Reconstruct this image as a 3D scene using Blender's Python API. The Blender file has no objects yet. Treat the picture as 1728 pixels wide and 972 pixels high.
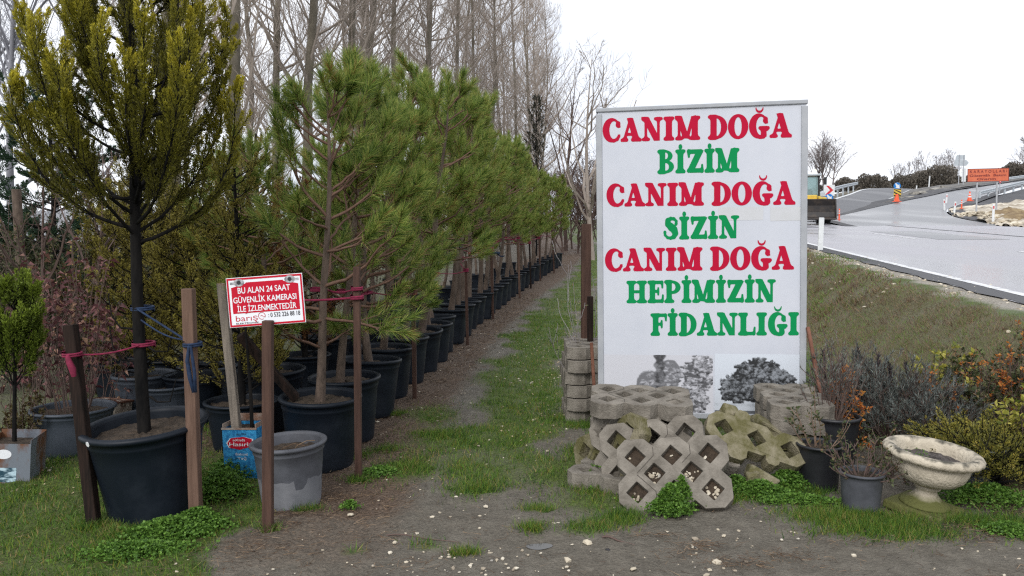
import bpy, math
import numpy as np
from math import radians as R, sin, cos, pi
from mathutils import Matrix, Vector
from mathutils.geometry import tessellate_polygon

scene = bpy.context.scene
COL = scene.collection

# ------------------------------------------------------------------ camera, sky, sun, exposure
CAM_H, PITCH, FPX = 1.565, R(3.9), 1330.5
cam_d = bpy.data.cameras.new('camera')
cam_d.sensor_width = 36.0
cam_d.lens = 36.0 * FPX / 1728.0
cam_d.clip_start, cam_d.clip_end = 0.05, 3000
cam = bpy.data.objects.new('camera', cam_d)
COL.objects.link(cam)
cam.location = (0, 0, CAM_H)
cam.rotation_euler = (R(90) - PITCH, 0, 0)
scene.camera = cam

SUN_EL, SUN_AZ = R(36), R(200)          # soft light from behind the camera, a little to the left
world = bpy.data.worlds.new('World')
scene.world = world
world.use_nodes = True
wn = world.node_tree
for n in list(wn.nodes):
    wn.nodes.remove(n)
w_out = wn.nodes.new('ShaderNodeOutputWorld')
w_bg = wn.nodes.new('ShaderNodeBackground')
w_sky = wn.nodes.new('ShaderNodeTexSky')
w_sky.sky_type = 'NISHITA'
w_sky.sun_disc = False
w_sky.sun_elevation = SUN_EL
w_sky.sun_rotation = SUN_AZ
w_sky.air_density, w_sky.dust_density, w_sky.ozone_density = 1.0, 4.0, 1.0
w_hs = wn.nodes.new('ShaderNodeHueSaturation')
w_hs.inputs['Saturation'].default_value = 0.22
w_tc = wn.nodes.new('ShaderNodeTexCoord')
w_no = wn.nodes.new('ShaderNodeTexNoise')
w_no.inputs['Scale'].default_value = 2.2
w_no.inputs['Detail'].default_value = 5
w_cr = wn.nodes.new('ShaderNodeValToRGB')
w_cr.color_ramp.elements[0].position = 0.3
w_cr.color_ramp.elements[0].color = (10.6, 11.5, 13.2, 1)
w_cr.color_ramp.elements[1].position = 0.62
w_cr.color_ramp.elements[1].color = (15.5, 15.7, 16.2, 1)
w_mx = wn.nodes.new('ShaderNodeMix')
w_mx.data_type = 'RGBA'
w_mx.inputs[0].default_value = 0.82     # closed cloud cover over the clear sky
L = wn.links.new
L(w_tc.outputs['Generated'], w_no.inputs['Vector'])
L(w_no.outputs['Fac'], w_cr.inputs['Fac'])
L(w_sky.outputs[0], w_hs.inputs['Color'])
L(w_hs.outputs[0], w_mx.inputs[6])
L(w_cr.outputs[0], w_mx.inputs[7])
L(w_mx.outputs[2], w_bg.inputs['Color'])
w_bg.inputs['Strength'].default_value = 0.074
L(w_bg.outputs[0], w_out.inputs['Surface'])

sun_d = bpy.data.lights.new('sun', 'SUN')
sun_d.energy = 1.5
sun_d.angle = R(25)
sun_d.color = (1.0, 0.97, 0.93)
sun = bpy.data.objects.new('sun', sun_d)
COL.objects.link(sun)
sun.rotation_euler = Vector((-sin(SUN_AZ) * cos(SUN_EL), -cos(SUN_AZ) * cos(SUN_EL), -sin(SUN_EL))).to_track_quat('-Z', 'Y').to_euler()

scene.view_settings.view_transform = 'Standard'
scene.view_settings.look = 'None'
scene.view_settings.gamma = 1
scene.view_settings.use_curve_mapping = False
scene.view_settings.exposure = 0.40
scene.cycles.use_denoising = False
scene.cycles.use_adaptive_sampling = False
scene.cycles.filter_width = 1.25
scene.cycles.max_bounces = 6
scene.cycles.diffuse_bounces = 3
scene.cycles.transparent_max_bounces = 4

# ------------------------------------------------------------------ measuring helpers
def ray(px, py):
    u, v = (px - 864) / FPX, (486 - py) / FPX
    return np.array((u, cos(PITCH) + v * sin(PITCH), -sin(PITCH) + v * cos(PITCH)))

def at(px, py, Y):
    d = ray(px, py)
    return np.array((0, 0, CAM_H)) + d * (Y / d[1])

def smooth(a):
    a = np.clip(a, 0, 1)
    return a * a * (3 - 2 * a)

RE = np.array((5.98, 9.2, 0.84))                 # a point of the road's white edge line
RD = np.array((0.174, 0.985))                    # the road's direction
def road_t(x, y):
    return (x - RE[0]) * RD[1] - RD[0] * (y - RE[1])
def road_a(x, y):
    return (x - RE[0]) * RD[0] + RD[1] * (y - RE[1])
def road_z(x, y):
    return np.maximum(RE[2] + 0.035 * np.minimum(road_a(x, y), 120), 0.35)
def path_z(x, y):
    yc = np.clip(y, 14, 25)
    z = 0.0016 * (yc - 14) ** 2 + 0.035 * (np.clip(y, 25, 140) - 25)
    z = z + 0.012 * np.sin(1.9 * x + .7) * np.sin(1.4 * y + .3) + 0.007 * np.sin(4.3 * x + 1.1 * y) * np.cos(3.7 * y - x)
    return z
def tz(x, y):
    x, y = np.asarray(x, float), np.asarray(y, float)
    s = smooth((road_t(x, y) + 2.25) / 1.6)
    wob = 0.02 * np.sin(2.3 * x + 3.1 * y) * np.sin(1.1 * x - 2.2 * y) * s * (1 - s) * 4
    return path_z(x, y) * (1 - s) + (road_z(x, y) - 0.012) * s + wob
def gnd(px, py):
    d = ray(px, py)
    lo = 1.0
    for Y in np.arange(1.0, 90, 0.02):
        p = np.array((0, 0, CAM_H)) + d * (Y / d[1])
        if p[2] <= tz(p[0], p[1]):
            return p
    return p

# ------------------------------------------------------------------ materials
def _nodes(name):
    m = bpy.data.materials.new(name)
    m.use_nodes = True
    t = m.node_tree
    return m, t, t.nodes['Principled BSDF'], t.links.new

def rgba(c):
    return (c[0], c[1], c[2], 1)

def M(name, col, rough=.8, var=.25, scale=6., bump=0., bscale=40., metal=0., spec=.4, col2=None, pos=(.35, .65), stretch=None, detail=6):
    m, t, b, l = _nodes(name)
    b.inputs['Roughness'].default_value = rough
    b.inputs['Metallic'].default_value = metal
    b.inputs['Specular IOR Level'].default_value = spec
    tc = t.nodes.new('ShaderNodeTexCoord')
    src = tc.outputs['Object']
    if stretch:
        mp = t.nodes.new('ShaderNodeMapping')
        mp.inputs['Scale'].default_value = stretch
        l(src, mp.inputs['Vector'])
        src = mp.outputs[0]
    no = t.nodes.new('ShaderNodeTexNoise')
    no.inputs['Scale'].default_value = scale
    no.inputs['Detail'].default_value = detail
    no.inputs['Roughness'].default_value = .65
    l(src, no.inputs['Vector'])
    cr = t.nodes.new('ShaderNodeValToRGB')
    c2 = col2 if col2 else tuple(min(1, c * (1 + var)) for c in col)
    c1 = col if col2 else tuple(c * (1 - var) for c in col)
    cr.color_ramp.elements[0].position, cr.color_ramp.elements[1].position = pos
    cr.color_ramp.elements[0].color, cr.color_ramp.elements[1].color = rgba(c1), rgba(c2)
    l(no.outputs['Fac'], cr.inputs['Fac'])
    l(cr.outputs[0], b.inputs['Base Color'])
    if bump:
        n2 = t.nodes.new('ShaderNodeTexNoise')
        n2.inputs['Scale'].default_value = bscale
        n2.inputs['Detail'].default_value = 8
        l(src, n2.inputs['Vector'])
        bp = t.nodes.new('ShaderNodeBump')
        bp.inputs['Strength'].default_value = bump
        bp.inputs['Distance'].default_value = .02
        l(n2.outputs['Fac'], bp.inputs['Height'])
        l(bp.outputs[0], b.inputs['Normal'])
    return m

def M_leaf(name, stops, rough=.55, trans=.3, attr=None, spec=.3, clump=0., cscale=5.5):
    """leaf-by-leaf colour (random per leaf), optionally shifted by the 'tip' attribute (young growth)"""
    m, t, b, l = _nodes(name)
    b.inputs['Roughness'].default_value = rough
    b.inputs['Specular IOR Level'].default_value = spec
    g = t.nodes.new('ShaderNodeNewGeometry')
    cr = t.nodes.new('ShaderNodeValToRGB')
    els = cr.color_ramp.elements
    while len(els) < len(stops):
        els.new(.5)
    for e, (p, c) in zip(els, stops):
        e.position, e.color = p, rgba(c)
    fac = g.outputs['Random Per Island']
    if attr:
        a = t.nodes.new('ShaderNodeAttribute')
        a.attribute_name = 'tip'
        mm = t.nodes.new('ShaderNodeMath')
        mm.operation = 'MULTIPLY_ADD'
        l(fac, mm.inputs[0])
        mm.inputs[1].default_value = attr[0]
        m2 = t.nodes.new('ShaderNodeMath')
        m2.operation = 'MULTIPLY'
        l(a.outputs['Fac'], m2.inputs[0])
        m2.inputs[1].default_value = attr[1]
        l(m2.outputs[0], mm.inputs[2])
        fac = mm.outputs[0]
    if clump:
        tc = t.nodes.new('ShaderNodeTexCoord')
        no = t.nodes.new('ShaderNodeTexNoise')
        no.inputs['Scale'].default_value = cscale
        no.inputs['Detail'].default_value = 2
        l(tc.outputs['Object'], no.inputs['Vector'])
        m3 = t.nodes.new('ShaderNodeMath')
        m3.operation = 'MULTIPLY_ADD'
        m3.inputs[1].default_value = clump
        l(no.outputs['Fac'], m3.inputs[0])
        m4 = t.nodes.new('ShaderNodeMath')
        m4.operation = 'SUBTRACT'
        m4.inputs[1].default_value = clump * .5
        l(fac, m4.inputs[0])
        l(m4.outputs[0], m3.inputs[2])
        fac = m3.outputs[0]
    l(fac, cr.inputs['Fac'])
    l(cr.outputs[0], b.inputs['Base Color'])
    if trans:
        out = t.nodes['Material Output']
        tr = t.nodes.new('ShaderNodeBsdfTranslucent')
        mx = t.nodes.new('ShaderNodeMixShader')
        mx.inputs[0].default_value = trans
        l(cr.outputs[0], tr.inputs['Color'])
        l(b.outputs[0], mx.inputs[1])
        l(tr.outputs[0], mx.inputs[2])
        l(mx.outputs[0], out.inputs['Surface'])
    return m

def M_attr(name, rough=.5, attr='print'):
    m, t, b, l = _nodes(name)
    b.inputs['Roughness'].default_value = rough
    a = t.nodes.new('ShaderNodeAttribute')
    a.attribute_name = attr
    l(a.outputs['Color'], b.inputs['Base Color'])
    return m

MAT = {}
MAT['pot'] = M('dark pot plastic', (.005, .0085, .0145), .5, .3, 3, col2=(.022, .028, .038), pos=(.46, .82), spec=.25, bump=.05, bscale=9)
MAT['potgrey'] = M('grey weathered pot plastic', (.045, .048, .056), .6, .3, 5, col2=(.085, .09, .105), bump=.08, bscale=30)
MAT['potblue'] = M('blue grey pot plastic', (.035, .045, .06), .5, .3, 5, col2=(.055, .066, .085))
MAT['potblack'] = M('black pot plastic', (.011, .012, .014), .45, .3, 6, col2=(.02, .021, .025))
MAT['soil'] = M('potting soil', (.028, .02, .014), .95, .4, 30, bump=.9, bscale=60, col2=(.07, .05, .034))
MAT['wood'] = M('reddish brown stake wood', (.042, .020, .014), .8, .3, 5, bump=.3, bscale=30, col2=(.088, .046, .032), stretch=(8, 8, .6))
MAT['woodtan'] = M('tan stake wood', (.085, .047, .032), .8, .3, 5, bump=.3, bscale=30, col2=(.15, .09, .064), stretch=(8, 8, .6))
MAT['wooddark'] = M('dark wet stake wood', (.008, .0065, .006), .85, .3, 5, bump=.3, bscale=30, spec=.15, col2=(.03, .018, .014), stretch=(8, 8, .6))
MAT['woodgrey'] = M('grey weathered wood', (.14, .12, .1), .85, .3, 5, bump=.3, bscale=30, col2=(.26, .22, .18), stretch=(8, 8, .6))
MAT['bark'] = M('pine bark', (.06, .043, .033), .9, .3, 14, bump=.9, bscale=22, col2=(.15, .11, .085), stretch=(1, 1, .35))
MAT['twig'] = M('pine twig bark', (.11, .06, .04), .9, .3, 14, col2=(.17, .1, .07))
MAT['barkdark'] = M('dark wet bark', (.0055, .0055, .006), .95, .3, 14, spec=.08, bump=.8, bscale=22, col2=(.017, .0155, .0145), stretch=(1, 1, .35))
MAT['barkgrey'] = M('grey poplar bark', (.085, .074, .056), .9, .3, 1.2, bump=.4, bscale=6, col2=(.19, .165, .125))
MAT['twiggrey'] = M('grey poplar twigs', (.25, .205, .172), .9, .3, 1, col2=(.37, .32, .28))
MAT['twigbrown'] = M('brown bare twigs', (.075, .05, .042), .9, .3, 1, col2=(.14, .095, .08))
MAT['twigpale'] = M('pale bare twigs', (.25, .23, .235), .9, .3, 1, col2=(.36, .34, .345))
MAT['needle'] = M_leaf('pine needles', [(0, (.04, .085, .02)), (.35, (.135, .22, .042)), (.7, (.30, .37, .075)), (.94, (.46, .46, .14)), (1, (.32, .16, .06))], trans=.42, clump=.9)
MAT['needle_far'] = M_leaf('bluish pine needles', [(0, (.03, .055, .02)), (.5, (.075, .12, .04)), (1, (.15, .2, .075))], clump=.6)
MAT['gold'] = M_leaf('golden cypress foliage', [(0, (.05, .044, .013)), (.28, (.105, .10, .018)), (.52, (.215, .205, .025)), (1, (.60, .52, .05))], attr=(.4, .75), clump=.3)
MAT['olive'] = M_leaf('olive thuja foliage', [(0, (.085, .07, .02)), (.45, (.23, .195, .042)), (1, (.40, .365, .075))], attr=(.6, .4), clump=.6)
MAT['lime'] = M_leaf('fresh green conifer foliage', [(0, (.05, .07, .014)), (.4, (.13, .18, .025)), (1, (.26, .34, .04))], attr=(.5, .6), clump=.4)
MAT['brownconifer'] = M_leaf('browned conifer foliage', [(0, (.04, .026, .012)), (.5, (.08, .06, .022)), (1, (.11, .1, .03))], clump=.5)
MAT['cedar'] = M_leaf('blue green cedar foliage', [(0, (.016, .035, .022)), (.5, (.035, .075, .04)), (1, (.07, .13, .065))], clump=.6)
MAT['darkever'] = M_leaf('dark evergreen foliage', [(0, (.018, .024, .012)), (.5, (.04, .05, .02)), (1, (.085, .09, .035))], clump=.6)
MAT['redleaf'] = M_leaf('reddish shrub leaves', [(0, (.06, .022, .026)), (.4, (.13, .05, .055)), (.75, (.22, .10, .095)), (1, (.36, .22, .13))], trans=.25)
MAT['lav'] = M_leaf('grey lavender leaves', [(0, (.045, .05, .048)), (.5, (.10, .115, .108)), (1, (.22, .25, .23))], trans=.1, clump=.6)
MAT['lavdark'] = M_leaf('spent lavender spikes', [(0, (.02, .018, .022)), (1, (.06, .05, .06))], trans=.05)
MAT['orange'] = M_leaf('orange shrub leaves', [(0, (.3, .07, .02)), (.5, (.42, .15, .03)), (1, (.5, .26, .07))], trans=.3)
MAT['yellow'] = M_leaf('yellow variegated leaves', [(0, (.08, .11, .02)), (.5, (.28, .27, .04)), (1, (.52, .47, .12))], trans=.3)
MAT['shrubgreen'] = M_leaf('dull green shrub leaves', [(0, (.03, .045, .02)), (.5, (.07, .09, .035)), (.85, (.13, .13, .06)), (1, (.22, .12, .06))], trans=.25, clump=.4)
MAT['juniper'] = M_leaf('golden juniper foliage', [(0, (.06, .065, .02)), (.4, (.15, .15, .03)), (.8, (.33, .28, .05)), (1, (.46, .34, .09))], attr=(.6, .45), clump=.5)
MAT['grass'] = M_leaf('grass blades', [(0, (.03, .075, .015)), (.45, (.085, .185, .025)), (.8, (.18, .28, .04)), (.93, (.22, .2, .03)), (1, (.36, .27, .12))], trans=.35, clump=.6, cscale=2.5)
MAT['drygrass'] = M_leaf('dry verge grass', [(0, (.10, .065, .045)), (.50, (.31, .205, .13)), (.63, (.17, .18, .06)), (1, (.15, .27, .055))], trans=.3, clump=1.5, cscale=1.5)
MAT['clover'] = M_leaf('clover leaves', [(0, (.05, .11, .02)), (.5, (.1, .21, .03)), (1, (.19, .34, .06))], trans=.35)
MAT['litter'] = M_leaf('dead needles and straw', [(0, (.045, .028, .02)), (.6, (.12, .075, .045)), (1, (.26, .18, .11))], trans=0)
MAT['chips'] = M_leaf('pale fallen leaves', [(0, (.2, .14, .08)), (.6, (.38, .3, .18)), (1, (.55, .45, .28))], trans=.1)
MAT['stone'] = M_leaf('cream limestone pebbles', [(0, (.26, .22, .17)), (.5, (.48, .42, .32)), (.95, (.62, .57, .47)), (1, (.1, .1, .11))], trans=0, rough=.8)
MAT['concrete'] = M('grey concrete', (.115, .102, .084), .9, .3, 9, bump=.45, bscale=95, col2=(.235, .212, .18))
MAT['concretemoss'] = M('mossy concrete', (.1, .092, .035), .95, .3, 8, bump=.55, bscale=85, col2=(.225, .2, .135), pos=(.4, .62))
MAT['white'] = M('white sign sheet', (.51, .535, .595), .75, .03, 2.5, col2=(.555, .575, .63), spec=.15)
MAT['alu'] = M('grey aluminium frame', (.30, .315, .34), .6, .1, 5, metal=.0, col2=(.38, .395, .42))
MAT['red'] = M('red vinyl letters', (.43, .007, .036), .7, .06, 3, spec=.1)
MAT['green'] = M('green vinyl letters', (.003, .23, .07), .7, .06, 3, spec=.1)
MAT['rust'] = M('rusty steel', (.10, .04, .024), .85, .3, 12, bump=.3, col2=(.19, .085, .055))
MAT['rope_pink'] = M('magenta rope', (.17, .010, .04), .8, .3, 40)
MAT['rope_blue'] = M('blue cloth strip', (.006, .014, .04), .8, .3, 40, col2=(.012, .032, .08))
MAT['paintwhite'] = M('white post paint', (.62, .64, .65), .6, .1, 8)
MAT['paintred'] = M('red reflector', (.5, .02, .03), .4, .1, 8)
MAT['wornpaint'] = M('worn road paint', (.24, .24, .25), .6, .2, 7, col2=(.66, .67, .68), pos=(.34, .5))
MAT['steel'] = M('galvanised steel', (.36, .40, .43), .45, .1, 3, col2=(.46, .5, .53))
MAT['orangepl'] = M('orange cone plastic', (.7, .09, .03), .5, .1, 6)
MAT['orangesign'] = M('faded orange sign', (.47, .10, .045), .6, .15, 2, col2=(.55, .15, .075))
MAT['maroon'] = M('faded dark letters', (.16, .02, .02), .6, .1, 3)
MAT['blue'] = M('blue sign sheet', (.005, .16, .48), .4, .08, 3)
MAT['yellowp'] = M('yellow machine paint', (.55, .38, .05), .45, .15, 3)
MAT['black'] = M('black rubber', (.015, .015, .016), .7, .2, 8)
MAT['bucket'] = M('worn dark bucket steel', (.03, .027, .027), .6, .4, 2.5, col2=(.085, .065, .05), pos=(.45, .75))
MAT['signred'] = M('red warning sheet', (.48, .008, .028), .6, .06, 4, spec=.15)
MAT['signwhite'] = M('white warning sheet', (.74, .76, .80), .4, .03, 4)
MAT['dark'] = M('dark print', (.02, .02, .025), .5, .1, 4)

def wet_asphalt(name, c1, c2, r0, r1, scale):
    m, t, b, l = _nodes(name)
    tc = t.nodes.new('ShaderNodeTexCoord')
    mp = t.nodes.new('ShaderNodeMapping')
    mp.inputs['Rotation'].default_value = (0, 0, R(-10))
    l(tc.outputs['Object'], mp.inputs['Vector'])
    mp2 = t.nodes.new('ShaderNodeMapping')
    mp2.inputs['Scale'].default_value = (1, .22, 1)
    l(mp.outputs[0], mp2.inputs['Vector'])
    no = t.nodes.new('ShaderNodeTexNoise')
    no.inputs['Scale'].default_value = scale
    no.inputs['Detail'].default_value = 7
    l(mp2.outputs[0], no.inputs['Vector'])
    cr = t.nodes.new('ShaderNodeValToRGB')
    cr.color_ramp.elements[0].position, cr.color_ramp.elements[1].position = .35, .7
    cr.color_ramp.elements[0].color, cr.color_ramp.elements[1].color = rgba(c1), rgba(c2)
    l(no.outputs['Fac'], cr.inputs['Fac'])
    l(cr.outputs[0], b.inputs['Base Color'])
    mr = t.nodes.new('ShaderNodeMapRange')
    mr.inputs['From Min'].default_value, mr.inputs['From Max'].default_value = .35, .65
    mr.inputs['To Min'].default_value, mr.inputs['To Max'].default_value = r0, r1
    l(no.outputs['Fac'], mr.inputs['Value'])
    l(mr.outputs[0], b.inputs['Roughness'])
    n2 = t.nodes.new('ShaderNodeTexNoise')
    n2.inputs['Scale'].default_value = 45
    n2.inputs['Detail'].default_value = 4
    l(tc.outputs['Object'], n2.inputs['Vector'])
    bp = t.nodes.new('ShaderNodeBump')
    bp.inputs['Strength'].default_value = .12
    bp.inputs['Distance'].default_value = .01
    l(n2.outputs['Fac'], bp.inputs['Height'])
    l(bp.outputs[0], b.inputs['Normal'])
    return m
MAT['road'] = wet_asphalt('wet worn asphalt', (.17, .168, .19), (.37, .365, .395), .18, .52, .5)
MAT['newroad'] = wet_asphalt('wet new asphalt', (.085, .088, .098), (.23, .235, .25), .18, .5, .35)
MAT['ramp'] = wet_asphalt('damp dark asphalt', (.055, .057, .064), (.12, .122, .132), .4, .7, .35)
MAT['tar'] = wet_asphalt('dark fresh asphalt', (.022, .022, .026), (.05, .05, .056), .55, .8, .6)

# ------------------------------------------------------------------ mesh helpers
def nrm(v):
    return v / np.maximum(np.linalg.norm(v, axis=-1, keepdims=True), 1e-9)

class G:
    """collects vertices and faces, then links them as ONE mesh object"""
    def __init__(s):
        s.v, s.f, s.t, s.n = [], [], [], 0
    def add(s, V, F, mi=0, tip=None):
        V = np.asarray(V, float).reshape(-1, 3)
        F = np.asarray(F, int)
        s.v.append(V)
        s.t.append(np.zeros(len(V)) if tip is None else np.broadcast_to(np.asarray(tip, float), (len(V),)))
        s.f.append((F + s.n, mi))
        s.n += len(V)
        return s
    def addl(s, VF, mi=0):
        return s.add(VF[0], VF[1], mi)
    def data(s, name, mats, smooth=False):
        V = np.concatenate(s.v)
        T = np.concatenate(s.t)
        me = bpy.data.meshes.new(name)
        loops = np.concatenate([f.ravel() for f, _ in s.f])
        sizes = np.concatenate([np.full(len(f), f.shape[1]) for f, _ in s.f])
        mids = np.concatenate([np.full(len(f), m) for f, m in s.f])
        me.vertices.add(len(V))
        me.vertices.foreach_set('co', V.astype(np.float32).ravel())
        me.loops.add(len(loops))
        me.loops.foreach_set('vertex_index', loops.astype(np.int32))
        me.polygons.add(len(sizes))
        starts = np.concatenate([[0], np.cumsum(sizes)[:-1]]).astype(np.int32)
        me.polygons.foreach_set('loop_start', starts)
        me.polygons.foreach_set('material_index', mids.astype(np.int32))
        me.polygons.foreach_set('use_smooth', np.full(len(sizes), bool(smooth)))
        if T.any():
            a = me.attributes.new('tip', 'FLOAT', 'POINT')
            a.data.foreach_set('value', T.astype(np.float32))
        me.update(calc_edges=True)
        for m in (mats if isinstance(mats, (list, tuple)) else [mats]):
            me.materials.append(MAT[m] if isinstance(m, str) else m)
        return me
    def obj(s, name, mats, parent=None, smooth=False, loc=(0, 0, 0), rot=(0, 0, 0)):
        return link(name, s.data(name, mats, smooth), parent, loc, rot)

def link(name, data, parent=None, loc=(0, 0, 0), rot=(0, 0, 0)):
    o = bpy.data.objects.new(name, data)
    COL.objects.link(o)
    o.location, o.rotation_euler = loc, rot
    if parent is not None:
        o.parent = parent
    return o

def tag(o, label, cat, group=None):
    o['label'], o['category'] = label, cat
    if group:
        o['group'] = group
    return o

def thing(name, label, cat, loc=(0, 0, 0), rot=(0, 0, 0), group=None):
    return tag(link(name, None, None, loc, rot), label, cat, group)

def setting(o, kind='structure'):
    o['kind'] = kind
    return o

def bevel(o, w=.004, seg=2):
    b = o.modifiers.new('bevel', 'BEVEL')
    b.width, b.segments, b.limit_method, b.angle_limit = w, seg, 'ANGLE', R(35)
    return o

def copy_tree(o, parent=None):
    c = o.copy()
    COL.objects.link(c)
    c.parent = parent
    for ch in [k for k in COL.objects if k.parent == o]:
        copy_tree(ch, c)
    return c

BOXF = np.array([[0, 3, 2, 1], [4, 5, 6, 7], [0, 1, 5, 4], [1, 2, 6, 5], [2, 3, 7, 6], [3, 0, 4, 7]])
def box(c, s, rot=None):
    x, y, z = np.array(s) / 2
    V = np.array([[-x, -y, -z], [x, -y, -z], [x, y, -z], [-x, y, -z], [-x, -y, z], [x, -y, z], [x, y, z], [-x, y, z]])
    if rot is not None:
        V = V @ np.array(Matrix.Rotation(rot[1], 3, rot[0])).T
    return V + np.array(c), BOXF

def beam(p0, p1, w, h=None, ref=(0, 1, 0), taper=1.):
    p0, p1 = np.array(p0, float), np.array(p1, float)
    d = nrm(p1 - p0)
    a = nrm(np.cross(d, ref))
    b = np.cross(d, a)
    h = h or w
    V = []
    for p, k in ((p0, 1), (p1, taper)):
        for sa, sb in ((-1, -1), (1, -1), (1, 1), (-1, 1)):
            V.append(p + a * sa * w / 2 * k + b * sb * h / 2 * k)
    return np.array(V), BOXF

def lathe(prof, n=40, sx=1, sy=1):
    prof = np.array(prof, float)
    k = len(prof)
    a = np.arange(n) * 2 * pi / n
    V = np.stack([prof[:, 0][:, None] * np.cos(a) * sx, prof[:, 0][:, None] * np.sin(a) * sy, np.repeat(prof[:, 1][:, None], n, 1)], -1).reshape(-1, 3)
    i, j = np.meshgrid(np.arange(k - 1), np.arange(n), indexing='ij')
    jn = (j + 1) % n
    F = np.stack([i * n + j, i * n + jn, (i + 1) * n + jn, (i + 1) * n + j], -1).reshape(-1, 4)
    return V, F

def cyl(c, r, h, axis='z', n=20, r2=None):
    r2 = r if r2 is None else r2
    V, F = lathe([(0.0005, -h / 2), (r, -h / 2), (r2, h / 2), (0.0005, h / 2)], n)
    if axis == 'x':
        V = V[:, [2, 0, 1]]
    elif axis == 'y':
        V = V[:, [1, 2, 0]]
    return V + np.array(c), F

def tubes(P, Rr, sides=3):
    """P (N,K,3) polylines, Rr (N,K) radii"""
    P, Rr = np.asarray(P, float), np.asarray(Rr, float)
    if P.ndim == 2:
        P, Rr = P[None], Rr[None]
    N, K, _ = P.shape
    T = nrm(np.gradient(P, axis=1))
    ref = np.where(np.abs(T[:, :1, 2:3]) > .8, np.array([[[1., .1, 0]]]), np.array([[[.05, .1, 1.]]]))
    U = nrm(np.cross(T, np.broadcast_to(ref, T.shape)))
    W = np.cross(T, U)
    a = np.arange(sides) * 2 * pi / sides
    V = P[:, :, None] + Rr[:, :, None, None] * (U[:, :, None] * np.cos(a)[:, None] + W[:, :, None] * np.sin(a)[:, None])
    n, k, s = np.meshgrid(np.arange(N), np.arange(K - 1), np.arange(sides), indexing='ij')
    s2 = (s + 1) % sides
    b = n * K * sides
    F = np.stack([b + k * sides + s, b + k * sides + s2, b + (k + 1) * sides + s2, b + (k + 1) * sides + s], -1).reshape(-1, 4)
    return V.reshape(-1, 3), F

def spikes(O, D, Ln, W, rg):
    """one thin triangle per needle or blade"""
    n = len(O)
    S = nrm(np.cross(D, rg.normal(size=(n, 3)))) * (np.broadcast_to(W, (n,))[:, None] / 2)
    V = np.stack([O - S, O + S, O + D * np.broadcast_to(Ln, (n,))[:, None]], 1).reshape(-1, 3)
    return V, np.arange(3 * n).reshape(n, 3)

def leaves(O, D, Ln, W, rg, droop=0.):
    """one diamond shaped leaf each"""
    n = len(O)
    Ln, W = np.broadcast_to(Ln, (n,))[:, None], np.broadcast_to(W, (n,))[:, None]
    S = nrm(np.cross(D, rg.normal(size=(n, 3)) + np.array([0, 0, .8]))) * W / 2
    mid = O + D * Ln * .45
    end = O + D * Ln - np.array([0, 0, 1.]) * Ln * droop
    V = np.stack([O, mid + S, end, mid - S], 1).reshape(-1, 3)
    return V, np.arange(4 * n).reshape(n, 4)

def curves(O, D0, D1, Ln, K, rg, wob=.0):
    N = len(O)
    t = np.linspace(0, 1, K)[None, :, None]
    D = nrm(nrm(D0)[:, None] * (1 - t) + nrm(D1)[:, None] * t + wob * rg.normal(size=(N, K, 3)))
    step = (np.asarray(Ln) / (K - 1))[:, None, None]
    P = np.cumsum(D * step, 1)
    return np.concatenate([np.asarray(O)[:, None], np.asarray(O)[:, None] + P[:, :-1]], 1)

def sample(P, t):
    """points and tangents on polylines P (n,K,3) at t (n,)"""
    K = P.shape[1]
    f = np.clip(t, 0, .9999) * (K - 1)
    i = f.astype(int)
    r = np.arange(len(P))
    a, b = P[r, i], P[r, i + 1]
    w = (f - i)[:, None]
    return a * (1 - w) + b * w, nrm(b - a)

def sph(rg, n):
    return nrm(rg.normal(size=(n, 3)))

def polar(az, el):
    return np.stack([np.cos(az) * np.cos(el), np.sin(az) * np.cos(el), np.sin(el)], -1)

# ------------------------------------------------------------------ outlines from distance fields (letters, paving blocks)
def contours(S, x0, y0, h):
    """closed loops where S == 0 (inside negative), anticlockwise round the inside"""
    ins = S < 0
    code = ins[:-1, :-1] * 1 + ins[:-1, 1:] * 2 + ins[1:, 1:] * 4 + ins[1:, :-1] * 8
    tab = {1: [(3, 0)], 2: [(0, 1)], 3: [(3, 1)], 4: [(1, 2)], 5: [(3, 0), (1, 2)], 6: [(0, 2)], 7: [(3, 2)],
           8: [(2, 3)], 9: [(2, 0)], 10: [(0, 1), (2, 3)], 11: [(2, 1)], 12: [(1, 3)], 13: [(1, 0)], 14: [(0, 3)]}
    nxt, pos = {}, {}
    def edge(i, j, e):
        if e == 0: k, p, q = ('h', i, j), (i, j), (i, j + 1)
        elif e == 1: k, p, q = ('v', i, j + 1), (i, j + 1), (i + 1, j + 1)
        elif e == 2: k, p, q = ('h', i + 1, j), (i + 1, j), (i + 1, j + 1)
        else: k, p, q = ('v', i, j), (i, j), (i + 1, j)
        if k not in pos:
            a, b = S[p], S[q]
            w = a / (a - b)
            pos[k] = (x0 + h * (p[1] + w * (q[1] - p[1])), y0 + h * (p[0] + w * (q[0] - p[0])))
        return k
    for i, j in zip(*np.nonzero((code > 0) & (code < 15))):
        for a, b in tab[int(code[i, j])]:
            nxt[edge(i, j, b)] = edge(i, j, a)
    loops = []
    while nxt:
        k0, k = next(iter(nxt.items()))
        lp = [k0]
        del nxt[k0]
        while k != k0 and k in nxt:
            lp.append(k)
            k = nxt.pop(k)
        loops.append(np.array([pos[q] for q in lp]))
    return loops

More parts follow.
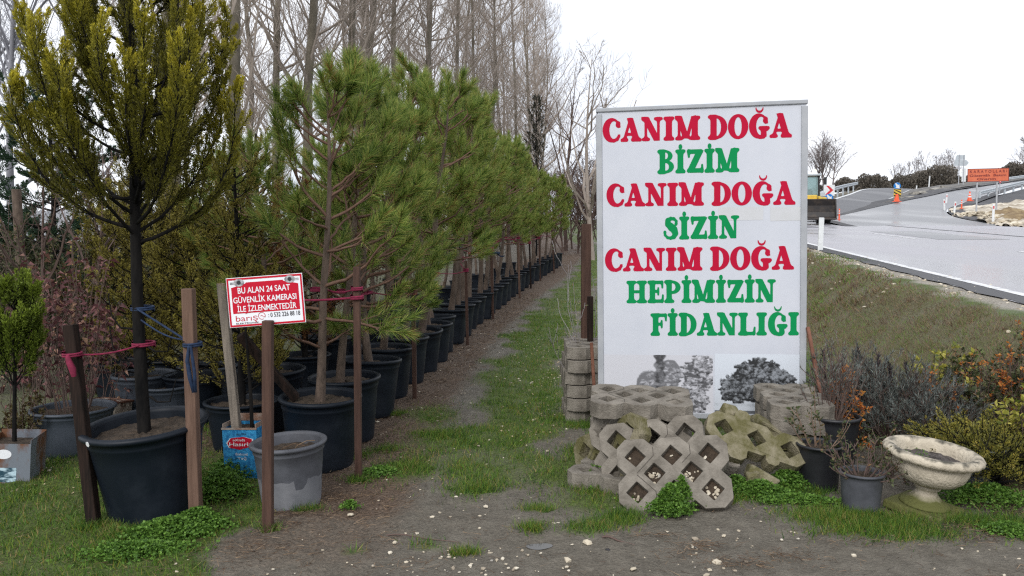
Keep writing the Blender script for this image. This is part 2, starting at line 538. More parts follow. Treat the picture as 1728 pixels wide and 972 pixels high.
def simplify(P, eps):
    def dp(a):
        if len(a) < 3:
            return a
        d = a[-1] - a[0]
        n = np.array([-d[1], d[0]])
        ln = np.hypot(*n)
        dist = np.abs((a - a[0]) @ n) / ln if ln > 1e-9 else np.hypot(*(a - a[0]).T)
        i = int(dist.argmax())
        if dist[i] < eps:
            return np.array([a[0], a[-1]])
        return np.concatenate([dp(a[:i + 1])[:-1], dp(a[i:])])
    h = len(P) // 2
    A, B = dp(P[:h + 1]), dp(np.concatenate([P[h:], P[:1]]))
    return np.concatenate([A[:-1], B[:-1]])

def area(P):
    x, y = P.T
    return .5 * float(np.sum(x * np.roll(y, -1) - y * np.roll(x, -1)))

def inside(p, P):
    x, y = P.T
    x2, y2 = np.roll(x, -1), np.roll(y, -1)
    c = (y > p[1]) != (y2 > p[1])
    with np.errstate(divide='ignore', invalid='ignore'):
        xi = x + (p[1] - y) * (x2 - x) / (y2 - y)
    return bool(np.sum(c & (p[0] < xi)) % 2)

def fill(loops, eps):
    """flat triangles: list of (verts2d, tris, [ring index arrays])"""
    loops = [l for l in (simplify(l, eps) for l in loops if len(l) > 6) if len(l) > 2]
    big = [l for l in loops if abs(area(l)) > 1e-5]
    depth = [sum(inside(l[0], m) for m in big if m is not l) for l in big]
    out = []
    for l, d in zip(big, depth):
        if d % 2:
            continue
        rings = [l if area(l) > 0 else l[::-1]]
        for h, dh in zip(big, depth):
            if dh == d + 1 and inside(h[0], l):
                rings.append(h if area(h) < 0 else h[::-1])
        V = np.concatenate(rings)
        T = np.array(tessellate_polygon([[Vector((p[0], p[1], 0)) for p in r] for r in rings]))
        v = V[T]
        cr = (v[:, 1, 0] - v[:, 0, 0]) * (v[:, 2, 1] - v[:, 0, 1]) - (v[:, 1, 1] - v[:, 0, 1]) * (v[:, 2, 0] - v[:, 0, 0])
        T[cr < 0] = T[cr < 0][:, ::-1]
        idx, n = [], 0
        for r in rings:
            idx.append(np.arange(n, n + len(r)))
            n += len(r)
        out.append((V, T, idx))
    return out

def gridxy(x0, x1, y0, y1, h):
    xs, ys = np.arange(x0, x1, h), np.arange(y0, y1, h)
    return np.meshgrid(xs, ys)

def sd_ell(X, Y, cx, cy, rx, ry):
    x, y = X - cx, Y - cy
    k0 = np.hypot(x / rx, y / ry)
    k1 = np.hypot(x / rx ** 2, y / ry ** 2)
    return k0 * (k0 - 1) / np.maximum(k1, 1e-6)

def sd_box(X, Y, x0, y0, x1, y1):
    qx, qy = np.abs(X - (x0 + x1) / 2) - (x1 - x0) / 2, np.abs(Y - (y0 + y1) / 2) - (y1 - y0) / 2
    return np.hypot(np.maximum(qx, 0), np.maximum(qy, 0)) + np.minimum(np.maximum(qx, qy), 0)

def sd_seg(X, Y, a, b, r0, r1=None):
    r1 = r0 if r1 is None else r1
    ax, ay = a
    bx, by = b
    dx, dy = bx - ax, by - ay
    t = np.clip(((X - ax) * dx + (Y - ay) * dy) / (dx * dx + dy * dy), 0, 1)
    return np.hypot(X - ax - t * dx, Y - ay - t * dy) - (r0 + (r1 - r0) * t)

def smin(a, b, k):
    h = np.maximum(k - np.abs(a - b), 0) / k
    return np.minimum(a, b) - h * h * k * .25

def vnoise(shape, cells, rg, octaves=5, gain=.55):
    """fractal value noise, 0..1"""
    out, amp, tot = np.zeros(shape), 1., 0.
    cy, cx = cells
    for _ in range(octaves):
        g = rg.random((cy + 2, cx + 2))
        yy, xx = np.linspace(0, cy, shape[0]), np.linspace(0, cx, shape[1])
        i, j = np.minimum(yy.astype(int), cy), np.minimum(xx.astype(int), cx)
        fy, fx = smooth(yy - i)[:, None], smooth(xx - j)[None]
        a, b = g[np.ix_(i, j)], g[np.ix_(i, j + 1)]
        c, d = g[np.ix_(i + 1, j)], g[np.ix_(i + 1, j + 1)]
        out += amp * ((a * (1 - fx) + b * fx) * (1 - fy) + (c * (1 - fx) + d * fx) * fy)
        tot += amp
        amp *= gain
        cy, cx = cy * 2, cx * 2
    return out / tot

def text_mesh(s, size=1., offset=0., spacing=1.):
    """flat letters from the built-in font: (V2, faces as triangles), left aligned on the baseline, and the width"""
    cu = bpy.data.curves.new('letters', 'FONT')
    cu.body, cu.size, cu.offset, cu.space_character = s, size, offset, spacing
    cu.resolution_u = 3
    o = bpy.data.objects.new('letters', cu)
    COL.objects.link(o)
    bpy.context.view_layer.update()
    me = bpy.data.meshes.new_from_object(o.evaluated_get(bpy.context.evaluated_depsgraph_get()))
    me.calc_loop_triangles()
    V = np.array([v.co[:] for v in me.vertices])
    T = np.array([t.vertices[:] for t in me.loop_triangles])
    bpy.data.objects.remove(o)
    bpy.data.curves.remove(cu)
    bpy.data.meshes.remove(me)
    x0, x1 = V[:, 0].min(), V[:, 0].max()
    V[:, 0] -= x0
    return V[:, :2], T, x1 - x0
# ================================================================== GROUND
rng = np.random.default_rng(11)
PY = np.array([2., 3.6, 5., 7., 9.5, 12.6, 16, 20, 25, 30, 40])
PL = np.array([-.5, -.5, -.55, -.5, -.35, -.1, .3, .85, 1.75, 2.45, 3.8])       # green strip, left edge
PR = np.array([.2, .4, .55, .6, .8, 1.15, 1.5, 2.1, 3.0, 3.8, 5.2])            # green strip, right edge
ROWX = (np.array([4.0, 5.75, 6.96, 8.6, 10.67, 14.5, 18.2, 20.5, 26, 30, 36]), np.array([-1.0, -.97, -1.0, -.88, -.72, -.4, .0, .30, 1.2, 1.95, 3.0]))
def row_x(y):                                   # right-hand foot of the row of pots
    return np.interp(y, *ROWX)

def blob(x, y, px, py, wx, wy):
    p = BLOB.setdefault((px, py), gnd(px, py))
    return np.exp(-(((x - p[0]) / wx) ** 2 + ((y - p[1]) / wy) ** 2))
BLOB = {}

def masks(x, y):
    """how much grass, dead-needle mulch, dry verge and roadside gravel grow at a place"""
    t = road_t(x, y)
    wob = .12 * np.sin(3.1 * x + 1.7 * y) + .1 * np.sin(5.3 * y - 2.2 * x) + .06 * np.sin(11 * x + 7 * y)
    l, r = np.interp(y, PY, PL), np.interp(y, PY, PR)
    strip = smooth((x - l + wob) / .3) * smooth((r - x + wob) / .3)
    strip = strip * smooth((y - 4.9 + wob * 2) / .7)
    patches = sum(blob(x, y, *b) for b in [(690, 790, .2, .3), (800, 825, .14, .18), (760, 740, .3, .4), (900, 892, .05, .07), (905, 860, .06, .07), (785, 936, .07, .04),
                                             (720, 920, .08, .05), (985, 895, .13, .06), (1040, 880, .1, .06), (1000, 850, .22, .16), (985, 775, .16, .35), (950, 800, .3, .25),
                                             (1380, 872, .25, .07), (1480, 893, .3, .09), (1540, 905, .15, .06), (1700, 890, .2, .2), (1290, 835, .35, .12), (730, 700, .2, .3), (600, 930, .06, .04)])
    leftlawn = smooth((-1.42 - x + .8 * wob + .12 * (y - 3.6)) / .18) * smooth((6.2 - y) / 1.2)
    behind = smooth((-1.9 - x) / .5) * smooth((y - 5.4) / 1.) * .45
    rightback = smooth((x - r + .1) / .3) * smooth((y - 5.6) / .6) * .9
    verge = smooth((t + 2.5) / .5) * smooth((-.62 - t + wob * .6) / .25)
    g = np.clip(np.maximum.reduce([strip * .95, patches, leftlawn * .92, behind, rightback]), 0, 1)
    mulch = smooth((x - (row_x(y) - 2.2)) / .4) * smooth((l + .1 - x) / .35) * smooth((y - 3.9) / .6)
    mulch = np.maximum(mulch, smooth((-.4 - x) / .4) * smooth((x + 1.6) / .3) * smooth((4.9 - y) / .5) * smooth((y - 3.3) / .6) * .5)
    gravel = smooth((t + .78 + wob * .8) / .25) * smooth((.3 - t) / .2)
    return g * (1 - verge) * (t < 0), mulch, verge, gravel

xs = np.concatenate([-np.geomspace(600, 9, 26), np.arange(-8.5, -4, .2), np.arange(-4, 5, .07), np.arange(5, 9, .15), np.geomspace(9.2, 30, 26), np.geomspace(34, 900, 16)])
ys = np.concatenate([-np.geomspace(60, 1, 8), np.arange(0, 2.4, .2), np.arange(2.4, 9, .07), np.arange(9, 16, .13), np.arange(16, 40, .4), np.geomspace(41, 900, 28)])
GX, GY = np.meshgrid(xs, ys)
GZ = tz(GX, GY)
ter = rng.normal(size=GX.shape) * .006 * ((GY < 20) & (np.abs(GX) < 8) & (road_t(GX, GY) < -.9))
ter = ter + .03 * (vnoise(GX.shape, (60, 60), rng, 3, .6) - .5) * smooth((GY - 2.2) / .5) * smooth((12 - GY) / 3) * (road_t(GX, GY) < -2.3) * (np.abs(GX) < 5)
GZ = GZ + ter
PUD = gnd(910, 921)
q_ = smooth(1.6 - np.hypot((GX - PUD[0]) / 1.3, GY - PUD[1]) / .09)
GZ = GZ * (1 - q_) + (PUD[2] - .007) * q_
nx, ny = len(xs), len(ys)
ii, jj = np.meshgrid(np.arange(ny - 1), np.arange(nx - 1), indexing='ij')
g = G().add(np.stack([GX, GY, GZ], -1).reshape(-1, 3), np.stack([ii * nx + jj, ii * nx + jj + 1, (ii + 1) * nx + jj + 1, (ii + 1) * nx + jj], -1).reshape(-1, 4))

def ground_material():
    m, t, b, l = _nodes('muddy ground')
    b.inputs['Specular IOR Level'].default_value = .3
    tc = t.nodes.new('ShaderNodeTexCoord')
    def noise(sc, det=7, rough=.6):
        n = t.nodes.new('ShaderNodeTexNoise')
        n.inputs['Scale'].default_value, n.inputs['Detail'].default_value, n.inputs['Roughness'].default_value = sc, det, rough
        l(tc.outputs['Object'], n.inputs['Vector'])
        return n.outputs['Fac']
    def ramp(f, stops):
        c = t.nodes.new('ShaderNodeValToRGB')
        while len(c.color_ramp.elements) < len(stops):
            c.color_ramp.elements.new(.5)
        for e, (p, q) in zip(c.color_ramp.elements, stops):
            e.position, e.color = p, rgba(q)
        l(f, c.inputs['Fac'])
        return c.outputs[0]
    def attr(n):
        a = t.nodes.new('ShaderNodeAttribute')
        a.attribute_name = n
        return a.outputs['Fac']
    def soft(a, n, k=.9, w=.35):
        x = t.nodes.new('ShaderNodeMath')
        x.operation = 'MULTIPLY_ADD'
        l(n, x.inputs[0])
        x.inputs[1].default_value = k
        l(a, x.inputs[2])
        r = t.nodes.new('ShaderNodeMapRange')
        r.inputs['From Min'].default_value, r.inputs['From Max'].default_value = .5 + k * .5 - w, .5 + k * .5 + w
        l(x.outputs[0], r.inputs['Value'])
        return r.outputs[0]
    def mix(f, a, c):
        x = t.nodes.new('ShaderNodeMix')
        x.data_type = 'RGBA'
        l(f, x.inputs[0]); l(a, x.inputs[6]); l(c, x.inputs[7])
        return x.outputs[2]
    nf, nm, nb = noise(55, 6), noise(9, 8), noise(1.6, 5)
    mud = mix(nb, ramp(nm, [(.3, (.085, .076, .061)), (.55, (.17, .154, .126)), (.75, (.26, .236, .195))]), ramp(nf, [(.3, (.065, .055, .043)), (.7, (.185, .165, .132))]))
    mul = ramp(nf, [(.3, (.05, .035, .025)), (.5, (.115, .08, .057)), (.68, (.21, .15, .105))])
    gr = ramp(nf, [(.3, (.042, .052, .015)), (.6, (.095, .135, .026)), (.8, (.16, .15, .06))])
    dry = mix(noise(2.6, 5), ramp(nf, [(.3, (.085, .058, .042)), (.7, (.20, .142, .097))]), ramp(nf, [(.3, (.055, .07, .022)), (.7, (.13, .155, .05))]))
    grv = ramp(nf, [(.3, (.16, .145, .12)), (.55, (.33, .3, .25)), (.72, (.5, .46, .39))])
    c = mix(soft(attr('mulch'), nm), mud, mul)
    c = mix(soft(attr('grassy'), nm), c, gr)
    c = mix(soft(attr('verge'), nm, .3), c, dry)
    c = mix(soft(attr('gravel'), nm, .8), c, grv)
    l(c, b.inputs['Base Color'])
    rr = t.nodes.new('ShaderNodeMapRange')
    rr.inputs['From Min'].default_value, rr.inputs['From Max'].default_value = .35, .65
    rr.inputs['To Min'].default_value, rr.inputs['To Max'].default_value = .5, .95
    l(nb, rr.inputs['Value'])
    l(rr.outputs[0], b.inputs['Roughness'])
    bp = t.nodes.new('ShaderNodeBump')
    bp.inputs['Strength'].default_value, bp.inputs['Distance'].default_value = .9, .03
    ad = t.nodes.new('ShaderNodeMath')
    ad.operation = 'ADD'
    l(nf, ad.inputs[0]); l(nm, ad.inputs[1])
    l(ad.outputs[0], bp.inputs['Height'])
    l(bp.outputs[0], b.inputs['Normal'])
    return m
ground = setting(g.obj('ground', [ground_material()], smooth=True))
for nme, arr in zip(('grassy', 'mulch', 'verge', 'gravel'), masks(GX, GY)):
    a = ground.data.attributes.new(nme, 'FLOAT', 'POINT')
    a.data.foreach_set('value', arr.astype(np.float32).ravel())

# ------------------------------------------------------------------ roads
def road_pt(a, t, dz=0.):
    x = RE[0] + RD[0] * a + RD[1] * t
    y = RE[1] + RD[1] * a - RD[0] * t
    return np.stack([x, y, road_z(x, y) + dz + 0 * x], -1)
def road_sheet(name, a0, a1, t0, t1, mat, dz=0., na=40, nt=4, wig=0.):
    A, T = np.meshgrid(np.linspace(a0, a1, na), np.linspace(t0, t1, nt), indexing='ij')
    if wig:
        T = T + wig * np.sin(A * 3.7 + T * 9) * np.where(np.abs(T - t0) < .01, 1, .3)
    i, j = np.meshgrid(np.arange(na - 1), np.arange(nt - 1), indexing='ij')
    F = np.stack([i * nt + j, i * nt + j + 1, (i + 1) * nt + j + 1, (i + 1) * nt + j], -1).reshape(-1, 4)
    return setting(G().add(road_pt(A, T, dz).reshape(-1, 3), F[:, ::-1]).obj(name, mat))
road_sheet('road', -14, 125, -.32, 26, 'road', 0, 140, 12)
road_sheet('road_shoulder', -14, 125, -.34, -.02, 'tar', .004, 400, 3, .05)
road_sheet('road_edge_line', -14, 125, .0, .14, 'wornpaint', .005, 200, 2)
for a0 in range(-10, 90, 12):
    road_sheet('road_centre_line', a0 + 2.6, a0 + 7.5, 3.85, 3.98, 'wornpaint', .005, 8, 2)
road_sheet('road_patch', 16, 24, 4.4, 6.4, 'newroad', .0045, 20, 4, .05)
road_sheet('road_seam', -14, 60, 7.6, 7.8, 'tar', .004, 80, 2, .07)

def patch(name, rows, mat, dz=0., sub=6, rough=0., seed=0, kind=True):
    """a sheet through measured points (each px, py, distance), subdivided"""
    P = np.array([[at(*q) for q in r] for r in rows])
    for ax in (0, 1):
        k = P.shape[ax]
        x = np.linspace(0, k - 1, (k - 1) * sub + 1)
        # Catmull-Rom along the axis
        i = np.minimum(x.astype(int), k - 2)
        f = (x - i)
        idx = lambda d: np.clip(i + d, 0, k - 1)
        p0, p1, p2, p3 = (np.take(P, idx(d), ax) for d in (-1, 0, 1, 2))
        sh = [1, 1, 1]
        sh[ax] = -1
        f = f.reshape(sh)
        P = .5 * (2 * p1 + (p2 - p0) * f + (2 * p0 - 5 * p1 + 4 * p2 - p3) * f ** 2 + (3 * p1 - p0 - 3 * p2 + p3) * f ** 3)
    if rough:
        r = np.random.default_rng(seed)
        P[..., 2] += rough * (vnoise(P.shape[:2], (6, 9), r, 4) - .35)
    P[..., 2] += dz
    n, k = P.shape[:2]
    i, j = np.meshgrid(np.arange(n - 1), np.arange(k - 1), indexing='ij')
    F = np.stack([i * k + j, i * k + j + 1, (i + 1) * k + j + 1, (i + 1) * k + j], -1).reshape(-1, 4)
    o = G().add(P.reshape(-1, 3), F).obj(name, mat, smooth=True)
    return (setting(o) if kind else o), P

RAMP = [[(1385, 370, 50), (1450, 386.5, 38), (1513, 395, 33), (1735, 399.5, 30)],
        [(1440, 357, 55), (1490, 372, 46), (1560, 384, 39.5), (1740, 389, 36)],
        [(1510, 341, 62), (1535, 354, 54), (1570, 365, 48), (1622, 370, 44)],
        [(1560, 331, 68), (1575, 340, 62), (1588, 348, 57), (1597, 357, 53)],
        [(1600, 321.5, 75), (1605, 330, 70), (1610, 338, 66), (1616, 346, 61)],
        [(1660, 313, 85), (1658, 319, 80), (1655, 326, 75), (1652, 333, 70)],
        [(1728, 304, 95), (1722, 306.5, 92), (1717, 310, 88), (1705, 317, 82)],
        [(1800, 296, 108), (1798, 298, 105), (1796, 300, 100), (1790, 303, 92)]]
_, PR_ = patch('slip_road', RAMP, 'newroad', .03)
LEFT = [[(1330, 373, 50), (1395, 367, 51), (1442, 358, 55)],
        [(1375, 352, 58), (1430, 346, 60), (1492, 342, 63)],
        [(1405, 337, 68), (1450, 333, 70), (1508, 334, 74)],
        [(1430, 329, 78), (1475, 325, 80), (1522, 327.5, 82)],
        [(1452, 321, 90), (1492, 318.5, 92), (1538, 321, 92)],
        [(1468, 318.5, 105), (1500, 317.5, 106), (1548, 319.5, 106)]]
_, PL_ = patch('ramp_road', LEFT, 'ramp', .03)
def ribbon(name, P, w, mat, dz=.02, side=0):
    d = nrm(np.gradient(P, axis=0))
    s = nrm(np.stack([d[:, 1], -d[:, 0], 0 * d[:, 0]], -1)) * w / 2
    n = len(P)
    V = np.concatenate([P - s + s * side, P + s + s * side]) + np.array([0, 0, dz])
    i = np.arange(n - 1)
    return setting(G().add(V, np.stack([i, i + n, i + n + 1, i + 1], -1)).obj(name, mat))
ribbon('ramp_edge_line', PL_[6:, 0], .3, 'paintwhite', side=1.2)
ribbon('ramp_edge_line', PL_[7:, -1], .3, 'paintwhite', side=-1.2)
ribbon('slip_road_edge', PR_[1:, 0], 2.2, 'tar', side=-.6)
ribbon('slip_road_edge', PR_[:, -1][6:], 1.0, 'tar', side=1.2)
ribbon('junction_seam', PR_[0, :], .55, 'tar')
# bank between the two ramps, hill behind them and the gravel island inside the bend
MAT['rubble'] = M('dark rubble bank', (.06, .058, .058), .9, .3, 1.2, col2=(.2, .19, .175), bump=.5, bscale=4)
MAT['hill'] = M('far hill ground', (.07, .065, .05), .95, .3, .5, col2=(.16, .14, .1))
MAT['pale'] = M('pale limestone gravel', (.24, .19, .13), .95, .3, .7, col2=(.6, .55, .46), bump=.6, bscale=3, pos=(.38, .58))
patch('ramp_bank', [[(1440, 358, 55.5), (1470, 350, 59), (1512, 341.5, 62)], [(1492, 342, 63.3), (1525, 336, 66), (1560, 331.5, 68.3)],
                    [(1508, 334, 74.3), (1550, 327, 76), (1600, 322, 75.4)], [(1522, 327.5, 82.4), (1580, 318, 84), (1660, 313.5, 85.4)],
                    [(1538, 321, 92.4), (1620, 312, 95), (1730, 304.5, 95.5)], [(1548, 319.5, 106.4), (1640, 308, 108), (1802, 296.5, 108.4)]], 'rubble', .0, 6, .5, 3)
patch('hill', [[(1200, 372, 70), (1340, 360, 64), (1400, 338, 72), (1440, 326, 84), (1468, 319, 106), (1560, 320, 108), (1700, 306, 110), (1810, 296, 111), (2100, 290, 112)],
               [(1200, 350, 120), (1340, 335, 110), (1400, 328, 110), (1440, 321, 115), (1480, 318.5, 122), (1560, 318, 124), (1700, 304, 126), (1810, 295, 128), (2100, 288, 130)],
               [(1200, 345, 320), (1340, 335, 300), (1400, 330, 300), (1440, 325, 300), (1480, 322, 300), (1560, 322, 300), (1700, 315, 300), (1810, 310, 300), (2100, 300, 300)]], 'hill', -.05, 5)
ISL = [[(1600, 351, 60), (1652, 336, 69), (1700, 326, 75), (1732, 318, 80), (1795, 305, 92)],
       [(1601, 357, 54), (1650, 350, 57), (1690, 344, 61), (1728, 338, 63), (1800, 326, 66)],
       [(1606, 363, 50), (1655, 361, 49.5), (1690, 360, 49), (1728, 361, 48), (1800, 362, 46)],
       [(1618, 369.5, 45.5), (1660, 378.5, 41), (1690, 384, 38.5), (1728, 389.5, 36.5), (1800, 399, 33)]]
patch('gravel_island', ISL[1:], 'pale', .03, 10, .6, 5)
patch('gravel_island_bank', ISL[:2], 'tar', .0, 6)
def tap(P, px, py):                              # nearest measured road point
    return P.reshape(-1, 3)[np.argmin(np.abs(P.reshape(-1, 3) - at(px, py, 50)).sum(1))]

# ------------------------------------------------------------------ grass, clover, pebbles, litter
def scatter(n, x0, x1, y0, y1, f, power=0.):
    x = rng.uniform(x0, x1, n)
    y = y0 + (y1 - y0) * rng.random(n) ** (1 + power)
    k = rng.random(n) < f(x, y)
    x, y = x[k], y[k]
    return np.stack([x, y, tz(x, y)], -1)
def tuft_noise(x, y, k=1.):
    return .5 + .5 * np.sin(7.3 * k * x + 2.1 * np.sin(5.1 * k * y)) * np.sin(6.1 * k * y + 1.7 * np.sin(4.7 * k * x))
def grass_mesh(name, P, h, w, mat, lean=.5):
    n = len(P)
    D = nrm(np.stack([rng.normal(0, lean, n), rng.normal(0, lean, n), np.ones(n)], -1))
    Hh = h * rng.uniform(.45, 1.25, n)
    V, F = spikes(P - np.array([0, 0, .008]), D, Hh, w, rng)
    return setting(G().add(V, F).obj(name, mat), 'stuff')
gm = lambda x, y: masks(x, y)[0] * (.32 + .68 * tuft_noise(x, y) ** 1.4)
P1 = np.concatenate([scatter(260000, -4.2, 3.4, 3.0, 8, gm), scatter(150000, -3, 4.5, 8, 15, gm), scatter(90000, -3, 7, 15, 34, gm)])
d = P1[:, 1]
grass_mesh('grass', P1, np.where(d < 8, .05, .06), np.where(d < 8, .0055, np.where(d < 15, .006, .012)), 'grass')
gv = lambda x, y: masks(x, y)[2] * (.5 + .5 * tuft_noise(x, y, .6))
P2 = np.concatenate([scatter(120000, 1.5, 8.5, 4, 11, gv), scatter(170000, 1.5, 14, 11, 34, gv)])
grass_mesh('verge_grass', P2, np.where(P2[:, 1] < 11, .07, .10), np.where(P2[:, 1] < 11, .006, .013), 'drygrass', .8)
VT = scatter(900, 1.5, 12, 4, 26, lambda x, y: masks(x, y)[2])
VT = np.repeat(VT, 55, 0) + rng.normal(size=(len(VT) * 55, 3)) * np.array([.07, .07, 0])
VT[:, 2] = tz(VT[:, 0], VT[:, 1])
grass_mesh('verge_tufts', VT, np.where(VT[:, 1] < 11, .11, .14), np.where(VT[:, 1] < 11, .005, .010), 'drygrass', .9)
TUFT = [(690, 790, .09), (800, 826, .08), (905, 862, .045), (900, 893, .04), (1000, 890, .07), (1045, 880, .06), (1000, 760, .1), (985, 720, .1), (1010, 830, .12), (1390, 868, .11), (1450, 885, .13), (1520, 893, .12),
        (1560, 905, .08), (1700, 885, .1), (740, 735, .1), (590, 770, .09), (785, 936, .035), (350, 700, .12), (150, 745, .12), (1300, 830, .1), (1240, 840, .08), (165, 888, .06), (212, 903, .07), (262, 905, .07), (318, 898, .06), (425, 866, .035), (520, 864, .04), (452, 893, .03), (1055, 870, .045), (1215, 850, .05), (1520, 880, .06), (1625, 880, .06), (1460, 868, .05), (1375, 832, .05), (605, 812, .04), (655, 760, .05), (672, 700, .05)]
tp = []
for px, py, r in TUFT:
    c = gnd(px, py)
    n = int(1200 * (r / .1) ** 1.3)
    q = rng.normal(size=(n, 2)) * r * np.array([1.2, .7])
    tp.append(np.stack([c[0] + q[:, 0], c[1] + q[:, 1], tz(c[0] + q[:, 0], c[1] + q[:, 1])], -1))
tp = np.concatenate(tp)
grass_mesh('long_grass', tp, .062, .0038, 'grass', .55)

def clover_mesh(name, spots):
    O, Dd, Ln = [], [], []
    for px, py, rx, ry, h, n in spots:
        n = int(n * 1.5)
        c = gnd(px, py)
        q = rng.normal(size=(n, 2)) * np.array([rx, ry]) * .6
        e = np.exp(-.5 * ((q[:, 0] / rx) ** 2 + (q[:, 1] / ry) ** 2) / .5)
        x, y = c[0] + q[:, 0], c[1] + q[:, 1]
        z = tz(x, y) + h * (.25 + .75 * e) * rng.uniform(.25, 1, n)
        for k in range(3):
            az = rng.uniform(0, 2 * pi, n)
            O.append(np.stack([x, y, z], -1))
            Dd.append(polar(az, rng.uniform(-.2, .7, n)))
            Ln.append(rng.uniform(.010, .020, n))
    O, Dd, Ln = np.concatenate(O), np.concatenate(Dd), np.concatenate(Ln)
    V, F = leaves(O, Dd, Ln, Ln * .85, rng)
    return setting(G().add(V, F).obj(name, 'clover'), 'stuff')
clover_mesh('clover', [(285, 905, .17, .09, .1, 1500), (335, 893, .12, .06, .12, 900), (230, 935, .2, .08, .06, 1000), (375, 835, .11, .12, .16, 1500), (400, 800, .12, .12, .16, 1000),
                       (1000, 700, .08, .2, .12, 500), (1010, 810, .1, .12, .1, 700), (1280, 838, .15, .06, .1, 900), (1330, 822, .1, .08, .12, 700), (1240, 830, .12, .05, .1, 600),
                       (1130, 872, .075, .05, .19, 1300), (1150, 862, .05, .05, .2, 500), (1070, 850, .06, .04, .06, 300), (1660, 850, .2, .12, .12, 1000), (1350, 850, .2, .06, .06, 600), (1700, 900, .1, .08, .06, 400), (640, 800, .1, .1, .05, 250), (590, 860, .04, .03, .05, 100)])

def pebble_mesh(name, P, S, mat='stone'):
    ico = np.array([[0, 0, 1], [.89, 0, .45], [.28, .85, .45], [-.72, .53, .45], [-.72, -.53, .45], [.28, -.85, .45], [.72, .53, -.45], [-.28, .85, -.45], [-.89, 0, -.45], [-.28, -.85, -.45], [.72, -.53, -.45], [0, 0, -1]])
    f = np.array([[0, 1, 2], [0, 2, 3], [0, 3, 4], [0, 4, 5], [0, 5, 1], [1, 6, 2], [2, 7, 3], [3, 8, 4], [4, 9, 5], [5, 10, 1], [2, 6, 7], [3, 7, 8], [4, 8, 9], [5, 9, 10], [1, 10, 6], [6, 11, 7], [7, 11, 8], [8, 11, 9], [9, 11, 10], [10, 11, 6]])
    n = len(P)
    a = rng.uniform(0, 2 * pi, n)
    V = ico[None] * (1 + rng.normal(0, .17, (n, 12, 1))) * np.stack([rng.uniform(.7, 1.3, n), rng.uniform(.6, 1, n), rng.uniform(.35, .6, n)], -1)[:, None]
    V = np.stack([V[..., 0] * np.cos(a)[:, None] - V[..., 1] * np.sin(a)[:, None], V[..., 0] * np.sin(a)[:, None] + V[..., 1] * np.cos(a)[:, None], V[..., 2]], -1)
    V = V * np.asarray(S)[:, None, None] + P[:, None]
    F = (f[None] + (np.arange(n) * 12)[:, None, None]).reshape(-1, 3)
    return G().add(V.reshape(-1, 3), F).obj(name, mat)
pb = lambda x, y: (1 - .8 * masks(x, y)[0]) * (road_t(x, y) < -2.4) * (x > -1.8 - .1 * y) * np.where(tuft_noise(x, y, .35) > .55, 1., .2)
P3 = np.concatenate([scatter(480, -1.6, 3., 2.9, 5.2, pb), scatter(800, -1.4, 1.5, 5.2, 13, lambda x, y: .55 * np.ones_like(x))])
for px, py, n, sd in ((860, 958, 26, .12), (740, 955, 30, .14), (1060, 925, 9, .12), (620, 965, 16, .14), (950, 640, 60, .25), (1200, 950, 20, .1), (60, 800, 40, .12), (410, 720, 30, .1)):
    c = gnd(px, py)
    q = rng.normal(size=(n, 2)) * sd
    P3 = np.concatenate([P3, np.stack([c[0] + q[:, 0], c[1] + q[:, 1], tz(c[0] + q[:, 0], c[1] + q[:, 1])], -1)])
S3 = np.minimum(.004 * rng.uniform(.25, 1, len(P3)) ** -1.25, .016)
setting(pebble_mesh('pebbles', P3 + np.array([0, 0, .002]), S3), 'stuff')
gq = scatter(16000, 3, 14, 5, 34, lambda x, y: masks(x, y)[3] * .6 + masks(x, y)[2] * (tuft_noise(x, y, .6) > .78) * smooth((road_t(x, y) + 1.5) / .6))
setting(pebble_mesh('roadside_gravel', gq, rng.uniform(.012, .04, len(gq))), 'stuff')
for k, (px, py, s, lb) in enumerate([(935, 887, .022, 'rounded cream stone lying on the mud beside two grass tufts'), (991, 916, .026, 'flattest cream stone on the mud beside the small puddle'), (1208, 951, .03, 'pale limestone lump on the mud below the paving blocks'), (666, 917, .016, 'small cream stone on the mud near a fallen twig'), (958, 947, .022, 'jagged cream stone at the front edge of the mud'), (1027, 931, .018, 'dark slate grey stone lying on the mud')]):
    c = gnd(px, py)
    o = pebble_mesh('rock', np.array([[0, 0, .006]]), [s], 'dark' if k == 5 else 'stone')
    o.location = c
    tag(o, lb, 'stone', 'single stones on the mud')

li = lambda x, y: np.clip(masks(x, y)[1] * 1.0 + .13, 0, 1) * (1 - masks(x, y)[0] * .7) * (road_t(x, y) < -2.3)
P4 = np.concatenate([scatter(26000, -1.9, 2.8, 3.1, 7.5, li), scatter(16000, -1.6, 1.5, 7.5, 20, li), scatter(7000, -3.6, -1.3, 3.4, 6, lambda x, y: .4 * np.ones_like(x))])
for px, py, n, sd in ((1250, 955, 160, .06), (1180, 925, 110, .05), (1335, 945, 140, .06), (1100, 906, 80, .05), (1150, 940, 60, .06), (560, 842, 220, .09), (520, 870, 120, .07), (470, 890, 120, .06), (1600, 893, 220, .09), (1660, 910, 120, .08), (430, 930, 120, .1), (700, 955, 60, .08), (1450, 920, 90, .08)):
    c = gnd(px, py)
    q = rng.normal(size=(n, 2)) * sd * np.array([1.5, .6])
    P4 = np.concatenate([P4, np.stack([c[0] + q[:, 0], c[1] + q[:, 1], tz(c[0] + q[:, 0], c[1] + q[:, 1]) + .008], -1)])
n = len(P4)
V, F = spikes(P4 + np.array([0, 0, .006]), polar(rng.uniform(0, 2 * pi, n), rng.normal(.04, .16, n)), rng.uniform(.02, .085, n), np.where(P4[:, 1] < 8, .0028, .006), rng)
setting(G().add(V, F).obj('needle_litter', 'litter'), 'stuff')
